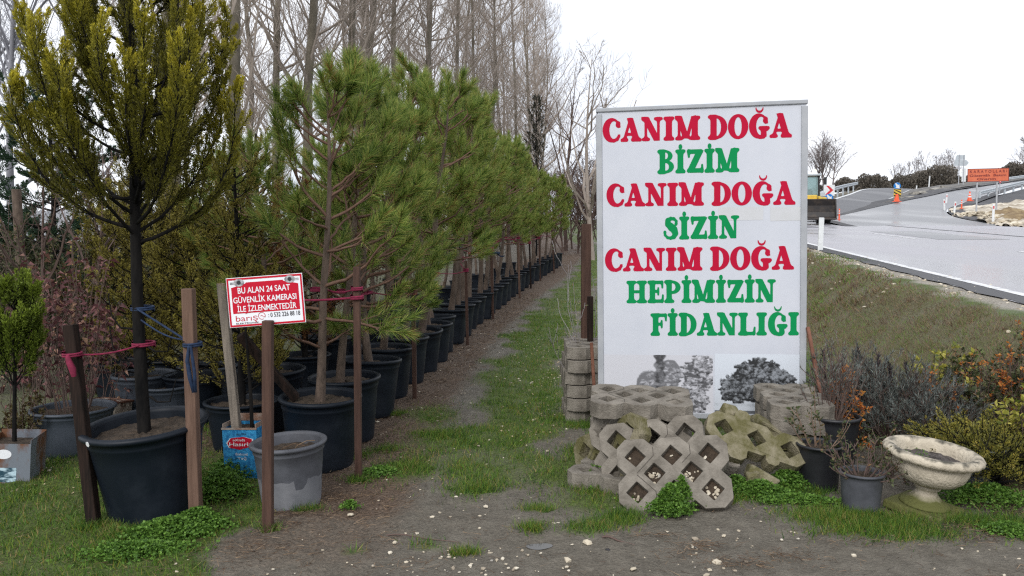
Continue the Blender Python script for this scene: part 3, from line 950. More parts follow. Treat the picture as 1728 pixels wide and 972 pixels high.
cl = lambda x, y: np.exp(-((x - np.interp(y, PY, PR) + .15) / .35) ** 2) * (y > 5.8) * .8 + .05
P5 = np.concatenate([scatter(5000, -.5, 3, 5.5, 22, cl), scatter(3500, -3.8, -1.2, 4.6, 9.5, lambda x, y: .6 * tuft_noise(x, y, .5) ** 2)])
n = len(P5)
V, F = leaves(P5 + np.array([0, 0, .008]), polar(rng.uniform(0, 2 * pi, n), rng.normal(.05, .3, n)), rng.uniform(.015, .035, n), .014, rng)
setting(G().add(V, F).obj('fallen_leaves', 'chips'), 'stuff')

# small puddle
c = gnd(910, 921)
a = np.linspace(0, 2 * pi, 40, endpoint=False)
r = .045 * (1 + .16 * np.sin(2 * a + 1) + .08 * np.sin(3 * a))
m_, t_, b_, l_ = _nodes('puddle water')
b_.inputs['Base Color'].default_value = (.05, .047, .042, 1)
b_.inputs['Roughness'].default_value = .06
MAT['puddle'] = m_
V = np.stack([c[0] + r * np.cos(a) * 1.3, c[1] + r * np.sin(a), 0 * a], -1)
V[:, 2] = PUD[2] - .003
setting(G().add(V, np.arange(40)[None]).obj('puddle_water', 'puddle'))
# fallen twig and stick
for p, q, rr, lb in (((652, 907), (775, 917), .004, 'long thin brown twig lying on the mud'), ((1016, 910), (1070, 922), .006, 'short brown stick lying on the mud by the blocks')):
    A, B = gnd(*p), gnd(*q)
    t = np.linspace(0, 1, 9)[:, None]
    P = A + (B - A) * t + np.stack([0 * t[:, 0], .02 * np.sin(t[:, 0] * 5), .012 + .004 * np.sin(9 * t[:, 0])], -1)
    V, F = tubes(P - A, rr * np.linspace(1, .5, 9), 6)
    tag(G().add(V, F).obj('twig', 'twigbrown', loc=A), lb, 'twig')
# ================================================================== PLANT BUILDERS (return mesh data)
def pine_data(seed, H=2.75, clear=.78, spread=.78, dens=1., far=False):
    rg = np.random.default_rng(seed)
    K = 16
    z = np.linspace(0, H, K)
    tr = np.stack([.05 * np.sin(z * 1.3 + seed) + .02 * np.sin(z * 4 + seed), .05 * np.sin(z * 1.1 + 2 * seed), z], -1)
    tr[:, :2] -= tr[0, :2]
    trad = np.interp(z / H, [0, .1, .4, .8, 1], [.044, .036, .027, .012, .006])
    on = lambda zz: np.stack([np.interp(zz, z, tr[:, k]) for k in range(3)], -1)
    O, D0, D1, Ln = [], [], [], []
    zz = clear
    while zz < H - .12:
        u = (zz - clear) / (H - clear)
        for k in range(rg.integers(3, 5)):
            az = rg.uniform(0, 2 * pi)
            el0 = R(8 + 38 * u + rg.normal(0, 8))
            ln = spread * (1 - u) ** .75 * (.62 + .38 * min(1, u * 4)) * rg.uniform(.65, 1.15) + .12
            O.append(on(zz + rg.uniform(-.06, .06)))
            D0.append(polar(az, el0))
            D1.append(polar(az + rg.normal(0, .25), el0 + R(rg.uniform(12, 42))))
            Ln.append(ln)
        zz += rg.uniform(.19, .29) * (1 - .25 * u)
    O, D0, D1, Ln = map(np.array, (O, D0, D1, Ln))
    B = curves(O, D0, D1, Ln, 9, rg, .10)
    bt = G().addl(tubes(tr, trad, 8))
    bt.add(*tubes(B, (.006 + .011 * Ln)[:, None] * np.linspace(1, .4, 9)[None], 4), mi=1)
    so, sd, sd2, sl = [], [], [], []
    for k in (3, 4, 5, 6, 7):
        for sgn in (-1, 1):
            m = rg.random(len(B)) < .24
            T = nrm(B[m, k] - B[m, k - 1])
            side = nrm(np.cross(T, np.array([0, 0, 1.])))
            so.append(B[m, k])
            d = nrm(T + sgn * side * rg.uniform(.5, 1.1, (m.sum(), 1)) + np.array([0, 0, .25]) + rg.normal(0, .15, (m.sum(), 3)))
            sd.append(d)
            sd2.append(nrm(d * .6 + T * .4 + np.array([0, 0, .75])))
            sl.append(Ln[m] * .36 * (1.15 - k / 9) + rg.uniform(.10, .22, m.sum()))
    so, sd, sd2, sl = map(np.concatenate, (so, sd, sd2, sl))
    S = curves(so, sd, sd2, sl, 6, rg, .06)
    bt.add(*tubes(S, np.full((len(S), 6), .0052) * np.linspace(1, .6, 6), 3), mi=1)
    lead = curves(tr[-3:-2], tr[-1:] - tr[-3:-2], np.array([[0, 0, 1.]]), np.array([H - z[-3] + .12]), 9, rg)
    no, nd, nl = [], [], []
    for P, n, t0, t1 in ((B, int(230 * dens), .76, 1.), (S, int(190 * dens), .42, 1.), (np.repeat(lead, 3, 0), int(170 * dens), .1, 1.)):
        m = len(P)
        t = (t0 + (t1 - t0) * rg.random((m, n)) ** .8)
        PP = np.repeat(P, n, 0)
        o, T = sample(PP, t.ravel())
        al = R(44) - R(28) * ((t.ravel() - t0) / (t1 - t0)) ** 2 + rg.normal(0, .16, len(o))
        rad = nrm(np.cross(T, sph(rg, len(o))))
        dd = nrm(T * np.cos(al)[:, None] + rad * np.sin(al)[:, None] + np.array([0, 0, -.08]))
        no.append(o); nd.append(dd); nl.append(rg.uniform(.075, .13, len(o)))
    no, nd, nl = map(np.concatenate, (no, nd, nl))
    cr = G().add(*spikes(no, nd, nl, .0044 if not far else .0055, rg))
    return bt, cr

def plume_data(seed, H, z0, z1, nb, r0, lean0, lean1, blen, sub=.07, sublen=(.12, .26), sprays=55, leaf=(.018, .034), width=.007, wob=.06, tipw=1., trunk=.05, spread=.45, trad_top=.01, subang=(.35, .8), gap0=.25):
    """conifer with rising branches clothed in scale-leaf sprays; 'tip' is the young growth at the end of each spray"""
    rg = np.random.default_rng(seed)
    K = 14
    z = np.linspace(0, H, K)
    tr = np.stack([.02 * np.sin(z * 2 + seed), .02 * np.sin(z * 1.7 + 2 * seed), z], -1)
    tr[:, :2] -= tr[0, :2]
    trad = np.interp(z / H, [0, .3, 1], [trunk, trunk * .8, trad_top])
    bz = z0 + (z1 - z0) * np.sort(rg.random(nb)) ** 1.0
    u = (bz - z0) / max(z1 - z0, 1e-6)
    az = np.arange(nb) * 2.399 + rg.normal(0, .4, nb)
    O = np.stack([np.interp(bz, z, tr[:, k]) for k in range(3)], -1)
    e0 = lean0 + rg.normal(0, .12, nb)
    e1 = lean1 + rg.normal(0, .12, nb)
    Ln = np.interp(u, [0, .25, .7, 1], blen) * rg.uniform(.8, 1.15, nb)
    B = curves(O, polar(az, e0), polar(az + rg.normal(0, .2, nb), e1), Ln, 12, rg, wob)
    bt = G().addl(tubes(tr, trad, 10))
    bt.add(*tubes(B, (r0 * (.5 + .5 * Ln / Ln.max()))[:, None] * np.linspace(1, .25, 12)[None], 5))
    so, sd, sl, st = [], [], [], []
    for i in range(nb):
        ns = max(3, int(Ln[i] * (1 - gap0) / sub))
        t = gap0 + (1 - gap0) * (np.arange(ns) + rg.random(ns)) / ns
        o, T = sample(np.repeat(B[i:i + 1], ns, 0), t)
        rad = nrm(np.cross(T, sph(rg, ns)))
        so.append(o)
        sd.append(nrm(T + rad * rg.uniform(*subang, (ns, 1)) + np.array([0, 0, .25])))
        sl.append(rg.uniform(*sublen, ns) * (1.25 - .55 * t))
        st.append(t)
    so, sd, sl, st = map(np.concatenate, (so, sd, sl, st))
    S = curves(so, sd, nrm(sd + np.array([0, 0, .5])), sl, 5, rg, .05)
    bt.add(*tubes(S, np.full((len(S), 5), .003), 3))
    n = sprays
    t = .1 + .9 * rg.random((len(S), n)) ** .85
    o, T = sample(np.repeat(S, n, 0), t.ravel())
    rad = nrm(np.cross(T, sph(rg, len(o))))
    side = rg.uniform(0, .035, (len(o), 1)) * (1.1 - t.ravel()[:, None])
    dd = nrm(T + rad * rg.uniform(.3, 1.1, (len(o), 1)))
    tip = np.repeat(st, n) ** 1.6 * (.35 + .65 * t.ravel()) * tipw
    V, F = leaves(o + rad * side, dd, rg.uniform(*leaf, len(o)), width, rg)
    cr = G().add(V, F, tip=np.repeat(tip, 4))
    return bt, cr

def poplar_data(seed, H=23., nb=80, r=.145, sp=1.05, sub=9, twig=7, z0=2.):
    rg = np.random.default_rng(seed)
    K = 14
    z = np.linspace(0, H, K)
    tr = np.stack([.22 * np.sin(z * .3 + seed) + .05 * np.sin(z * 1.1 + seed), .2 * np.sin(z * .24 + 2 * seed), z], -1)
    tr[:, :2] -= tr[0, :2]
    g1 = G().addl(tubes(tr, np.interp(z / H, [0, .04, 1], [r * 1.25, r, .015]), 9))
    bz = z0 + (H * .93 - z0) * rg.random(nb) ** .9
    u = bz / H
    az = rg.uniform(0, 2 * pi, nb)
    O = np.stack([np.interp(bz, z, tr[:, k]) for k in range(3)], -1)
    Ln = sp * np.interp(u, [0, .2, .6, 1], [1.6, 3.8, 3.6, 1.2]) * rg.uniform(.5, 1.2, nb)
    e0 = R(38) + rg.normal(0, .22, nb)
    B = curves(O, polar(az, e0), polar(az, R(82) + rg.normal(0, .08, nb)), Ln, 8, rg, .07)
    g2 = G().add(*tubes(B, (.008 + .0085 * Ln)[:, None] * np.linspace(1, .22, 8)[None], 4))
    Pn, Ld = B, Ln
    for lev, (cnt, k0, rad, lf, K2) in enumerate(((sub, .25, .0075, .42, 6), (twig, .2, .0045, .5, 5))):
        m = len(Pn)
        t = (k0 + (1 - k0) * rg.random((m, cnt)))
        o, T = sample(np.repeat(Pn, cnt, 0), t.ravel())
        rd = nrm(np.cross(T, sph(rg, len(o))))
        ln = np.repeat(Ld, cnt) * lf * (1.15 - .6 * t.ravel()) * rg.uniform(.6, 1.2, len(o))
        d0 = nrm(T + rd * rg.uniform(.4, .9, (len(o), 1)))
        Pn = curves(o, d0, nrm(d0 + np.array([0, 0, 1.1])), ln, K2, rg, .06)
        Ld = ln
        g2.add(*tubes(Pn, np.full((len(o), K2), rad) * np.linspace(1, .4, K2), 3))
    return g1, g2

def bare_data(seed, H=7., r=.09, nb=16, sub=6, twig=5, e0=.7, z0=.25, thin=.004, lf=(.55, .5)):
    """bare broad-headed tree"""
    rg = np.random.default_rng(seed)
    K = 10
    z = np.linspace(0, H, K)
    tr = np.stack([.03 * H * np.sin(z / H * 3 + seed), .03 * H * np.sin(z / H * 2.5 + 2 * seed), z], -1)
    tr[:, :2] -= tr[0, :2]
    g1 = G().addl(tubes(tr, np.linspace(r, thin, K), 7))
    bz = H * (z0 + (.95 - z0) * rg.random(nb))
    O = np.stack([np.interp(bz, z, tr[:, k]) for k in range(3)], -1)
    Ln = (H - bz) * rg.uniform(.45, .8, nb) + .08 * H
    az = rg.uniform(0, 2 * pi, nb)
    B = curves(O, polar(az, e0 + rg.normal(0, .15, nb)), polar(az + rg.normal(0, .3, nb), 1.15 + rg.normal(0, .15, nb)), Ln, 8, rg, .12)
    g2 = G().add(*tubes(B, (r * .55 * Ln / Ln.max())[:, None] * np.linspace(1, .2, 8)[None] + thin * .6, 4))
    Pn, Ld = B, Ln
    for cnt, l in ((sub, lf[0]), (twig, lf[1])):
        m = len(Pn)
        t = .2 + .8 * rg.random((m, cnt))
        o, T = sample(np.repeat(Pn, cnt, 0), t.ravel())
        rd = nrm(np.cross(T, sph(rg, len(o))))
        ln = np.repeat(Ld, cnt) * l * (1.15 - .6 * t.ravel()) * rg.uniform(.5, 1.2, len(o))
        d0 = nrm(T + rd * rg.uniform(.5, 1.1, (len(o), 1)))
        Pn = curves(o, d0, nrm(d0 + np.array([0, 0, .5])), ln, 5, rg, .1)
        Ld = ln
        g2.add(*tubes(Pn, np.full((len(o), 5), thin) * np.linspace(1, .45, 5), 3))
    return g1, g2

def shrub_data(seed, H, W, ns, nl, leaf, mats_tip=0, up=.9, base=.06, t0=.35, droop=0., wl=.5, spike=False, branch=3, D=None):
    """many-stemmed leafy shrub"""
    rg = np.random.default_rng(seed)
    az = rg.uniform(0, 2 * pi, ns)
    rr = np.sqrt(rg.random(ns))
    O = np.stack([base * rr * np.cos(az), base * rr * np.sin(az), np.zeros(ns)], -1)
    end = np.stack([W * rr * np.cos(az), (D or W) * rr * np.sin(az), H * np.sqrt(np.maximum(1 - .75 * rr ** 2, .05)) * rg.uniform(.75, 1.05, ns)], -1)
    d = end - O
    ln = np.linalg.norm(d, axis=1)
    B = curves(O, nrm(d + np.array([0, 0, -.1])), nrm(d + np.array([0, 0, up * .4]) * ln[:, None]), ln, 8, rg, .1)
    bt = G().add(*tubes(B, np.full((ns, 8), .0045) * np.linspace(1, .4, 8), 4))
    P = B
    if branch:
        t = .35 + .6 * rg.random((ns, branch))
        o, T = sample(np.repeat(B, branch, 0), t.ravel())
        rd = nrm(np.cross(T, sph(rg, len(o))))
        S = curves(o, nrm(T + rd * .8), nrm(T + rd * .5 + np.array([0, 0, .6])), rg.uniform(.25, .45, len(o)) * np.repeat(ln, branch) * (1.1 - .5 * t.ravel()), 8, rg, .1)
        bt.add(*tubes(S, np.full((len(S), 8), .0025), 3))
        P = np.concatenate([B, S])
    m = max(1, nl // len(P))
    t = t0 + (1 - t0) * rg.random((len(P), m)) ** .8
    o, T = sample(np.repeat(P, m, 0), t.ravel())
    rd = nrm(np.cross(T, sph(rg, len(o))))
    dd = nrm(T * rg.uniform(.1, 1., (len(o), 1)) + rd * rg.uniform(.6, 1.1, (len(o), 1)))
    L_ = rg.uniform(*leaf, len(o))
    if spike:
        V, F = spikes(o, nrm(T * .9 + rd * .6), L_, wl * leaf[1], rg)
    else:
        V, F = leaves(o, dd, L_, L_ * wl, rg, droop)
    return bt, G().add(V, F)

POT = {}
def pot_data(rim=.28, foot=.215, h=.5, lip=.02, soil=.06, n=44, mat='pot', rings=True):
    k = (rim, foot, h, mat)
    if k in POT:
        return POT[k]
    w = .012
    p = [(.001, .0), (foot - .01, .0), (foot, .012)]
    for t in np.linspace(.1, .84, 6):
        p.append((foot + (rim - lip - foot) * t, h * t))
    q = foot + (rim - lip - foot) * .86
    if rings:
        p += [(q + .006, h * .855), (q + .006, h * .87)]
    p += [(rim - lip, h * .93), (rim - lip * .35, h * .935), (rim, h * .96), (rim - lip * .1, h * .985), (rim - lip * .7, h), (rim - lip * 1.5, h * .985), (rim - lip * 1.6, h * .95), (rim - lip * 2.0, h - soil - .03)]
    V, F = lathe(p, n)
    g1 = G().add(V, F)
    rg = np.random.default_rng(int(rim * 1000))
    rs = np.linspace(0.001, rim - lip * 1.75, 9)
    a = np.arange(36) * 2 * pi / 36
    zz = h - soil + rg.normal(0, .006, (9, 36)) + .012 * (1 - (rs / rs[-1])[:, None] ** 2)
    V = np.stack([rs[:, None] * np.cos(a), rs[:, None] * np.sin(a), zz], -1).reshape(-1, 3)
    i, j = np.meshgrid(np.arange(8), np.arange(36), indexing='ij')
    F = np.stack([i * 36 + j, (i + 1) * 36 + j, (i + 1) * 36 + (j + 1) % 36, i * 36 + (j + 1) % 36], -1).reshape(-1, 4)
    g2 = G().add(V, F)
    POT[k] = (g1.data('pot', mat, True), g2.data('soil', 'soil', True))
    return POT[k]
def put_pot(t, loc=(0, 0, 0), **k):
    a, b = pot_data(**k)
    p = link('pot', a, t, loc)
    link('soil', b, t, loc)
    return p

# ================================================================== POPLARS AND OTHER BARE TREES BEHIND
pop = []
for s in range(5):
    g1, g2 = poplar_data(100 + s, H=22 + s % 3)
    pop.append((g1.data('trunk', 'barkgrey', True), g2.data('crown', 'twiggrey')))
popc = []
nth = 'first second third fourth fifth sixth seventh eighth ninth tenth eleventh twelfth thirteenth fourteenth fifteenth sixteenth seventeenth eighteenth nineteenth twentieth'.split()
def put_poplar(x, y, k, label, group, s=1., zs=1.):
    t = thing('poplar_tree', label, 'tree', (x, y, float(path_z(x, y)) - .05), (0, 0, k * 1.7), group)
    t.scale = (s, s, s * zs)
    link('trunk', pop[k % 5][0], t)
    link('crown', pop[k % 5][1], t)
k = 0
for i, d in enumerate([15.2, 18, 21.2, 24.3, 27.5, 31, 34.5, 38, 42, 46, 50, 54.5, 59, 64, 69, 74, 79]):
    x = -6.75 + .155 * (d - 15)
    lab = ('thick grey poplar trunk rising straight behind the golden cypress' if i == 0 else 'thick bare poplar between the golden cypress and the nearest potted pine' if i == 1 else
           'last bare poplar of the front line, its edge fading against the white sky' if i == 16 else f'{nth[i]} bare poplar of the front line, counted from the one behind the golden cypress')
    put_poplar(x + rng.normal(0, .2), d, k, lab, 'bare poplars behind the potted pines', 1. if i else 1.12)
    k += 1
for off, ds, w in ((-2.6, np.arange(20, 84, 6.), 'second'), (-6.5, np.arange(30, 84, 13.), 'third')):
    for d in ds:
        x = -6.75 + .155 * (d - 15) + off + rng.normal(0, .5)
        if x / d < -.62 or (off < -6 and x / d < -.5):
            continue
        put_poplar(x, d + rng.normal(0, .6), k, f'slim bare poplar in the {w} line back, lost in the grey mass of twigs', f'poplars of the {w} line back', rng.uniform(.8, 1.), 1)
        k += 1
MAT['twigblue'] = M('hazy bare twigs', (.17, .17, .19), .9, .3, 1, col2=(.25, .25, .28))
def put_bare(loc, seed, label, H, r, mat, group=None, rotz=0, **kw):
    g1, g2 = bare_data(seed, H, r, **kw)
    t = thing('bare_tree', label, 'tree', loc, (0, 0, rotz), group)
    g1.obj('trunk', mat, t, True)
    g2.obj('crown', mat, t)
    return t
def base(px, Y, dz=-.03):
    x = (px - 864) / FPX * Y
    return (x, Y, float(tz(x, Y)) + dz)
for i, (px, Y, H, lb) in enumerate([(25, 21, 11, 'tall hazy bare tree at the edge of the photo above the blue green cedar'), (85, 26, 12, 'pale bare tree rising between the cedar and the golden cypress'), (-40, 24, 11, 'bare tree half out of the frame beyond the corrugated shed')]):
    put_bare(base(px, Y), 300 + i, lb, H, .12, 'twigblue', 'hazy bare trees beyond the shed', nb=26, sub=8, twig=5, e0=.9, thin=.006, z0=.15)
put_bare(base(925, 48), 310, 'slender bare tree standing apart at the end of the poplars', 12.5, .1, 'twiggrey', nb=20, sub=6, twig=4, e0=.9, z0=.35, thin=.008)
put_bare(base(1000, 33), 311, 'leaning bare tree with forked limbs beside the top of the billboard', 8.6, .12, 'twiggrey', nb=16, sub=7, twig=5, e0=.75, z0=.12, thin=.007)
put_bare(base(955, 40), 312, 'bare tree with crooked branches behind the last potted pines', 9, .11, 'twigbrown', nb=15, sub=6, twig=5, e0=.8, z0=.2, thin=.007)
# thicket closing the end of the path
for i, (px, Y) in enumerate([(950, 37), (975, 38), (992, 36), (1012, 37), (965, 42), (1000, 42), (1040, 40), (935, 43), (905, 45), (870, 46), (1075, 42), (1110, 42)]):
    g1, g2 = bare_data(330 + i, 3.6 + .5 * (i % 3), .05, nb=22, sub=8, twig=5, e0=1.0, z0=.02, thin=.009)
    t = thing('bare_shrub', f'bare reddish brown shrub in the thicket that closes the grassy path', 'shrub', base(px, Y), (0, 0, i), 'thicket shrubs at the end of the path')
    g1.obj('trunk', 'twigbrown', t)
    g2.obj('crown', 'twigbrown', t)
MAT['fardark'] = M_leaf('dark cypress foliage', [(0, (.03, .03, .022)), (1, (.09, .085, .06))])
g1, g2 = plume_data(390, 7.2, .4, 7., 70, .02, .9, 1.3, (1.1, 1.2, .9, .3), sprays=26, leaf=(.05, .09), width=.03, sub=.16, sublen=(.2, .4))
t = thing('dark_conifer', 'dark brownish conifer poking above the far potted pines', 'tree', base(905, 36))
g1.obj('trunk', 'barkdark', t); g2.obj('crown', 'fardark', t)

# ================================================================== THE ROW OF POTTED PINES
pines = []
for s in range(9):
    g1, g2 = pine_data(20 + s, H=2.42 + .12 * (s % 3), clear=(.48 if s < 4 else .82) + .06 * (s % 3), spread=(.82 if s < 4 else .66) + .07 * (s % 3))
    pines.append((g1.data('trunk', ['bark', 'twig'], True), g2.data('crown', 'needle')))
def put_pine(x, y, k, rz, label, group, s=1., hs=1., pot=True, dz=0., mat=None):
    t = thing('potted_pine', label, 'potted tree', (x, y, float(tz(x, y)) - .012 + dz), (R(rng.normal(0, 1.5)), R(rng.normal(0, 1.5)), 0), group)
    put_pot(t)
    o = link('trunk', pines[k][0], t, (rng.normal(0, .03), rng.normal(0, .03), .40), (R(rng.normal(0, 3)), R(rng.normal(0, 3)), rz))
    c = link('crown', pines[k][1], t, o.location, o.rotation_euler)
    o.scale = c.scale = (s, s, s * hs)
    return t
ROWD = [5.32, 6.02, 6.78, 7.5, 8.3, 9.0, 9.75, 10.5, 11.3, 12.1, 12.95, 13.8, 14.65, 15.5, 16.4, 17.3, 18.2, 19.1, 20, 20.9, 21.8, 22.8, 23.8, 24.8, 25.8, 26.8, 27.8, 28.8, 29.8]
pine_pos = []
for i, d in enumerate(ROWD):
    off = {0: -.33, 1: -.30}.get(i, -.25) + rng.normal(0, .015)
    x = float(row_x(d)) + off
    pine_pos.append((x, d))
    lab = ('nearest potted pine of the row, in the big black pot behind the small grey pot' if i == 0 else
           'last potted pine of the front row, smallest, at the far end of the path' if i == len(ROWD) - 1 else
           f'{nth[i]} potted pine of the front row, counted from the one behind the small grey pot' if i < 20 else
           f'{nth[len(ROWD) - 1 - i]} potted pine of the front row, counted back from its far end')
    hs = [1.0, 1.02, 1.0, .97, 1.0, .95, 1.0, 1.03, .95][i] if i < 9 else rng.uniform(.92, 1.05)
    put_pine(x, d, [0, 3, 2, 1][i] if i < 4 else 4 + (i * 3) % 5, rng.uniform(0, 6.28), lab, 'potted pines of the front row', ([.91, .92, .92, .9, .92][i] if i < 5 else rng.uniform(.9, 1.10)) * float(np.interp(d, [6, 9, 13, 18, 24, 30], [1, 1.08, 1.17, 1.24, 1.16, 1.1])), hs)
back = [(6.35, -.82), (8.3, -.95), (9.3, -1.0), (10.3, -.95), (11.5, -1.), (12.8, -1.), (14.2, -1.), (16, -1.), (18, -1.), (20.2, -1.05), (22.5, -1.), (25, -1.)]
for i, (d, off) in enumerate(back):
    x = float(row_x(d)) + off - .15
    put_pine(x, d, 4 + (i * 2) % 5, rng.uniform(0, 6.28), f'{nth[i]} potted pine of the hidden second row, close behind the front row of pines', 'potted pines of the second row', rng.uniform(.85, .95), rng.uniform(.8, .92))
g_ = [(12, -2.4), (15, -2.6), (18.5, -2.8), (22, -3.)]
for i, (d, off) in enumerate(g_):
    x = float(row_x(d)) + off
    put_pine(x, d, 4 + (i * 2) % 5, rng.uniform(0, 6.28), f'{nth[i]} potted pine of the third row, glimpsed in the shade behind the other pines', 'potted pines of the third row', rng.uniform(.85, 1.), 1.)

# stakes along the row and the pink ropes between them
def stake(p0, p1, w, mat, label, group=None, ref=(0, 1, 0)):
    p0, p1 = np.array(p0, float), np.array(p1, float)
    V, F = beam((0, 0, 0), p1 - p0, w, ref=ref)
    o = G().add(V, F).obj('wooden_stake', mat, loc=p0)
    bevel(o, .003, 1)
    tag(o, label, 'stake', group)
    return o
STK = [((605, 808), 450, .042, 'wood', 'reddish brown stake in front of the two nearest potted pines'),
       ((700, 673), 470, .04, 'wood', 'second reddish stake along the pine row, past the nearest pots'),
       ((789, 582), 440, .04, 'wood', 'dark reddish stake partly veiled by drooping pine needles'),
       ((832, 538), 405, .045, 'wood', 'reddish stake with pink rope knotted at its top, before the mid row pots'),
       ((877, 503), 388, .05, 'woodtan', 'orange tan stake, brightest of those along the pine row'),
       ((896, 487), 398, .045, 'wooddark', 'nearly black stake beside the orange tan stake'),
       ((912, 474), 392, .05, 'wood', 'brown stake near the far end of the row, right after the nearly black one'),
       ((935, 461), 388, .05, 'wood', 'last thin brown stake beside the end of the row')]
tops = []
for (px, py), top, w, mt, lb in STK:
    p0 = gnd(px, py)
    p1 = at(px - 3 - (605 - px) * 0., top, p0[1])
    p0[2] -= .03
    stake(p0, p1, w, mt, lb, 'stakes along the pine row')
    tops.append((p0, p1))
rp = G()
def rope(label, pts, r=.006, mat='rope_pink', sag=.05, group=None, wraps=(), cat='rope'):
    P = []
    for a, b in zip(pts[:-1], pts[1:]):
        a, b = np.array(a, float), np.array(b, float)
        t = np.linspace(0, 1, 12)[:, None]
        P.append(a + (b - a) * t - np.array([0, 0, 1.]) * sag * np.sin(pi * t))
    P = np.concatenate(P)
    o0 = P[0].copy()
    g = G().add(*tubes(P - o0, np.full(len(P), r), 6))
    for c, rad in wraps:                         # knots: a couple of turns round the stake or trunk
        a = np.linspace(0, 2 * pi * 2.6, 34)
        Q = np.stack([np.cos(a) * rad, np.sin(a) * rad, np.linspace(-.014, .014, 34)], -1) + np.array(c) - o0
        g.add(*tubes(Q, np.full(34, r * 1.1), 6))
    o = g.obj('rope', mat, smooth=True, loc=o0)
    tag(o, label, cat, group)
    return o
trk = [np.array((x, d)) for x, d in pine_pos]
hts = [.99, .95, .95, .98, 1.06, 1.0, .98, .98]
ordr = ['nearest', 'second', 'third', 'fourth', 'fifth', 'sixth', 'seventh']
for i in range(len(tops) - 1):
    a, b = tops[i], tops[i + 1]
    pa = a[0] + (a[1] - a[0]) * .9
    pb = b[0] + (b[1] - b[0]) * .88
    inner = [(x, y) for x, y in pine_pos if pa[1] + .2 < y < pb[1] - .1]
    pts = [pa] + [np.array((x + .05, y, pa[2] + (pb[2] - pa[2]) * (y - pa[1]) / (pb[1] - pa[1]))) for x, y in inner] + [pb]
    rope(f'magenta rope between the {ordr[i]} pair of stakes along the pine row', pts, .006 if i < 3 else .009, 'rope_pink', .02, 'magenta ropes tying the pine row', wraps=[(pa, .034), (pb, .034)] + [((x, y, p[2]), .05) for (x, y), p in zip(inner, pts[1:-1])])
for i, (q, off) in enumerate(((0, -.9), (3, -.6), (5, -.5))):
    pa = tops[q][0] + (tops[q][1] - tops[q][0]) * .86
    pb = pa + np.array((off, .25, .03))
    rope(['pink rope pulled sideways from the stake behind the warning sign', 'pink rope pulled sideways into the middle of the pine row', 'pink rope pulled sideways near the far end of the pine row'][i], [pa, pb], .008 if i == 0 else .01, 'rope_pink', .04, 'magenta ropes tying the pine row', wraps=[(pa, .036)])
for i, (px, py, Y) in enumerate(((690, 425, 8.6), (770, 412, 12), (838, 427, 14))):
    c = at(px, py, Y)
    rope(['blue strip tied round a pine trunk near the second stake', 'blue strip tied round a trunk in the middle of the pine row', 'small blue strip tied low on a trunk far along the row'][i], [c, c + np.array((.14, .02, -.05))], .012, 'rope_blue', .03, 'blue strips on the pine trunks', wraps=[(c, .05)])
# ================================================================== LEFT SIDE: THE BIG POT AND WHAT STANDS BEHIND IT
def plant(name, label, cat, loc, data, mats, pot=None, potdz=0., rot=(0, 0, 0), group=None, sc=1., parts=('trunk', 'crown'), lift=None):
    t = thing(name, label, cat, loc, rot, group)
    z = 0.
    if pot:
        put_pot(t, **pot)
        z = pot.get('h', .5) - pot.get('soil', .06) - .01
    if lift is not None:
        z = lift
    a = data[0].obj(parts[0], mats[0], t, True, (0, 0, z))
    b = data[1].obj(parts[1], mats[1], t, False, (0, 0, z))
    a.scale = b.scale = (sc, sc, sc)
    return t

bp = dict(rim=.335, foot=.232, h=.55, lip=.03, soil=.07, n=64, mat='pot')
c = gnd(250, 893)
bx, by = c[0] - .085, c[1] + .28
t = thing('golden_cypress', 'large golden cypress in the widest black pot, tilted and roped to two stakes', 'potted tree', (bx, by, float(tz(bx, by)) - .03), (R(4), R(-3), 0))
p = put_pot(t, **bp)
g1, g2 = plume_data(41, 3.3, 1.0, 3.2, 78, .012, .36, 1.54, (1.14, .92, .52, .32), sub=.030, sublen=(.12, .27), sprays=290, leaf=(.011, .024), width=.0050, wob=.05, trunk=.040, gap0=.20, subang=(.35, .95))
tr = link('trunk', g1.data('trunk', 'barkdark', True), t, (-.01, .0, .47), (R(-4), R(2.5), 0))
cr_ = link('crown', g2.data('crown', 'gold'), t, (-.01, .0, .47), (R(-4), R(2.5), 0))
tr.scale = cr_.scale = (.88, .92, 1)
# twigs low on the trunk and a price sticker on the rim
V, F = cyl((0, 0, 0), .014, .003, 'y', 20)
G().addl((V, F)).obj('sticker', 'paintwhite', p, loc=(-.172, -.285, .525), rot=(R(8), 0, R(-31)))
lw = np.array([[[-.04, 0, z], [-.1, -.02, z + .01], [-.14, -.03, z + .08], [-.16, -.02, z + .2]] for z in (.42, .60)] + [[[.04, 0, z], [.1, -.05, z - .02], [.17, -.05, z - .02], [.2, -.03, z + .1]] for z in (.22, .5)])
for q in lw:
    G().add(*tubes(q, .007 * np.linspace(1, .4, 4), 5)).obj('twig', 'barkdark', t, True, (-.01, 0, .47), (R(-4), R(2.5), 0))

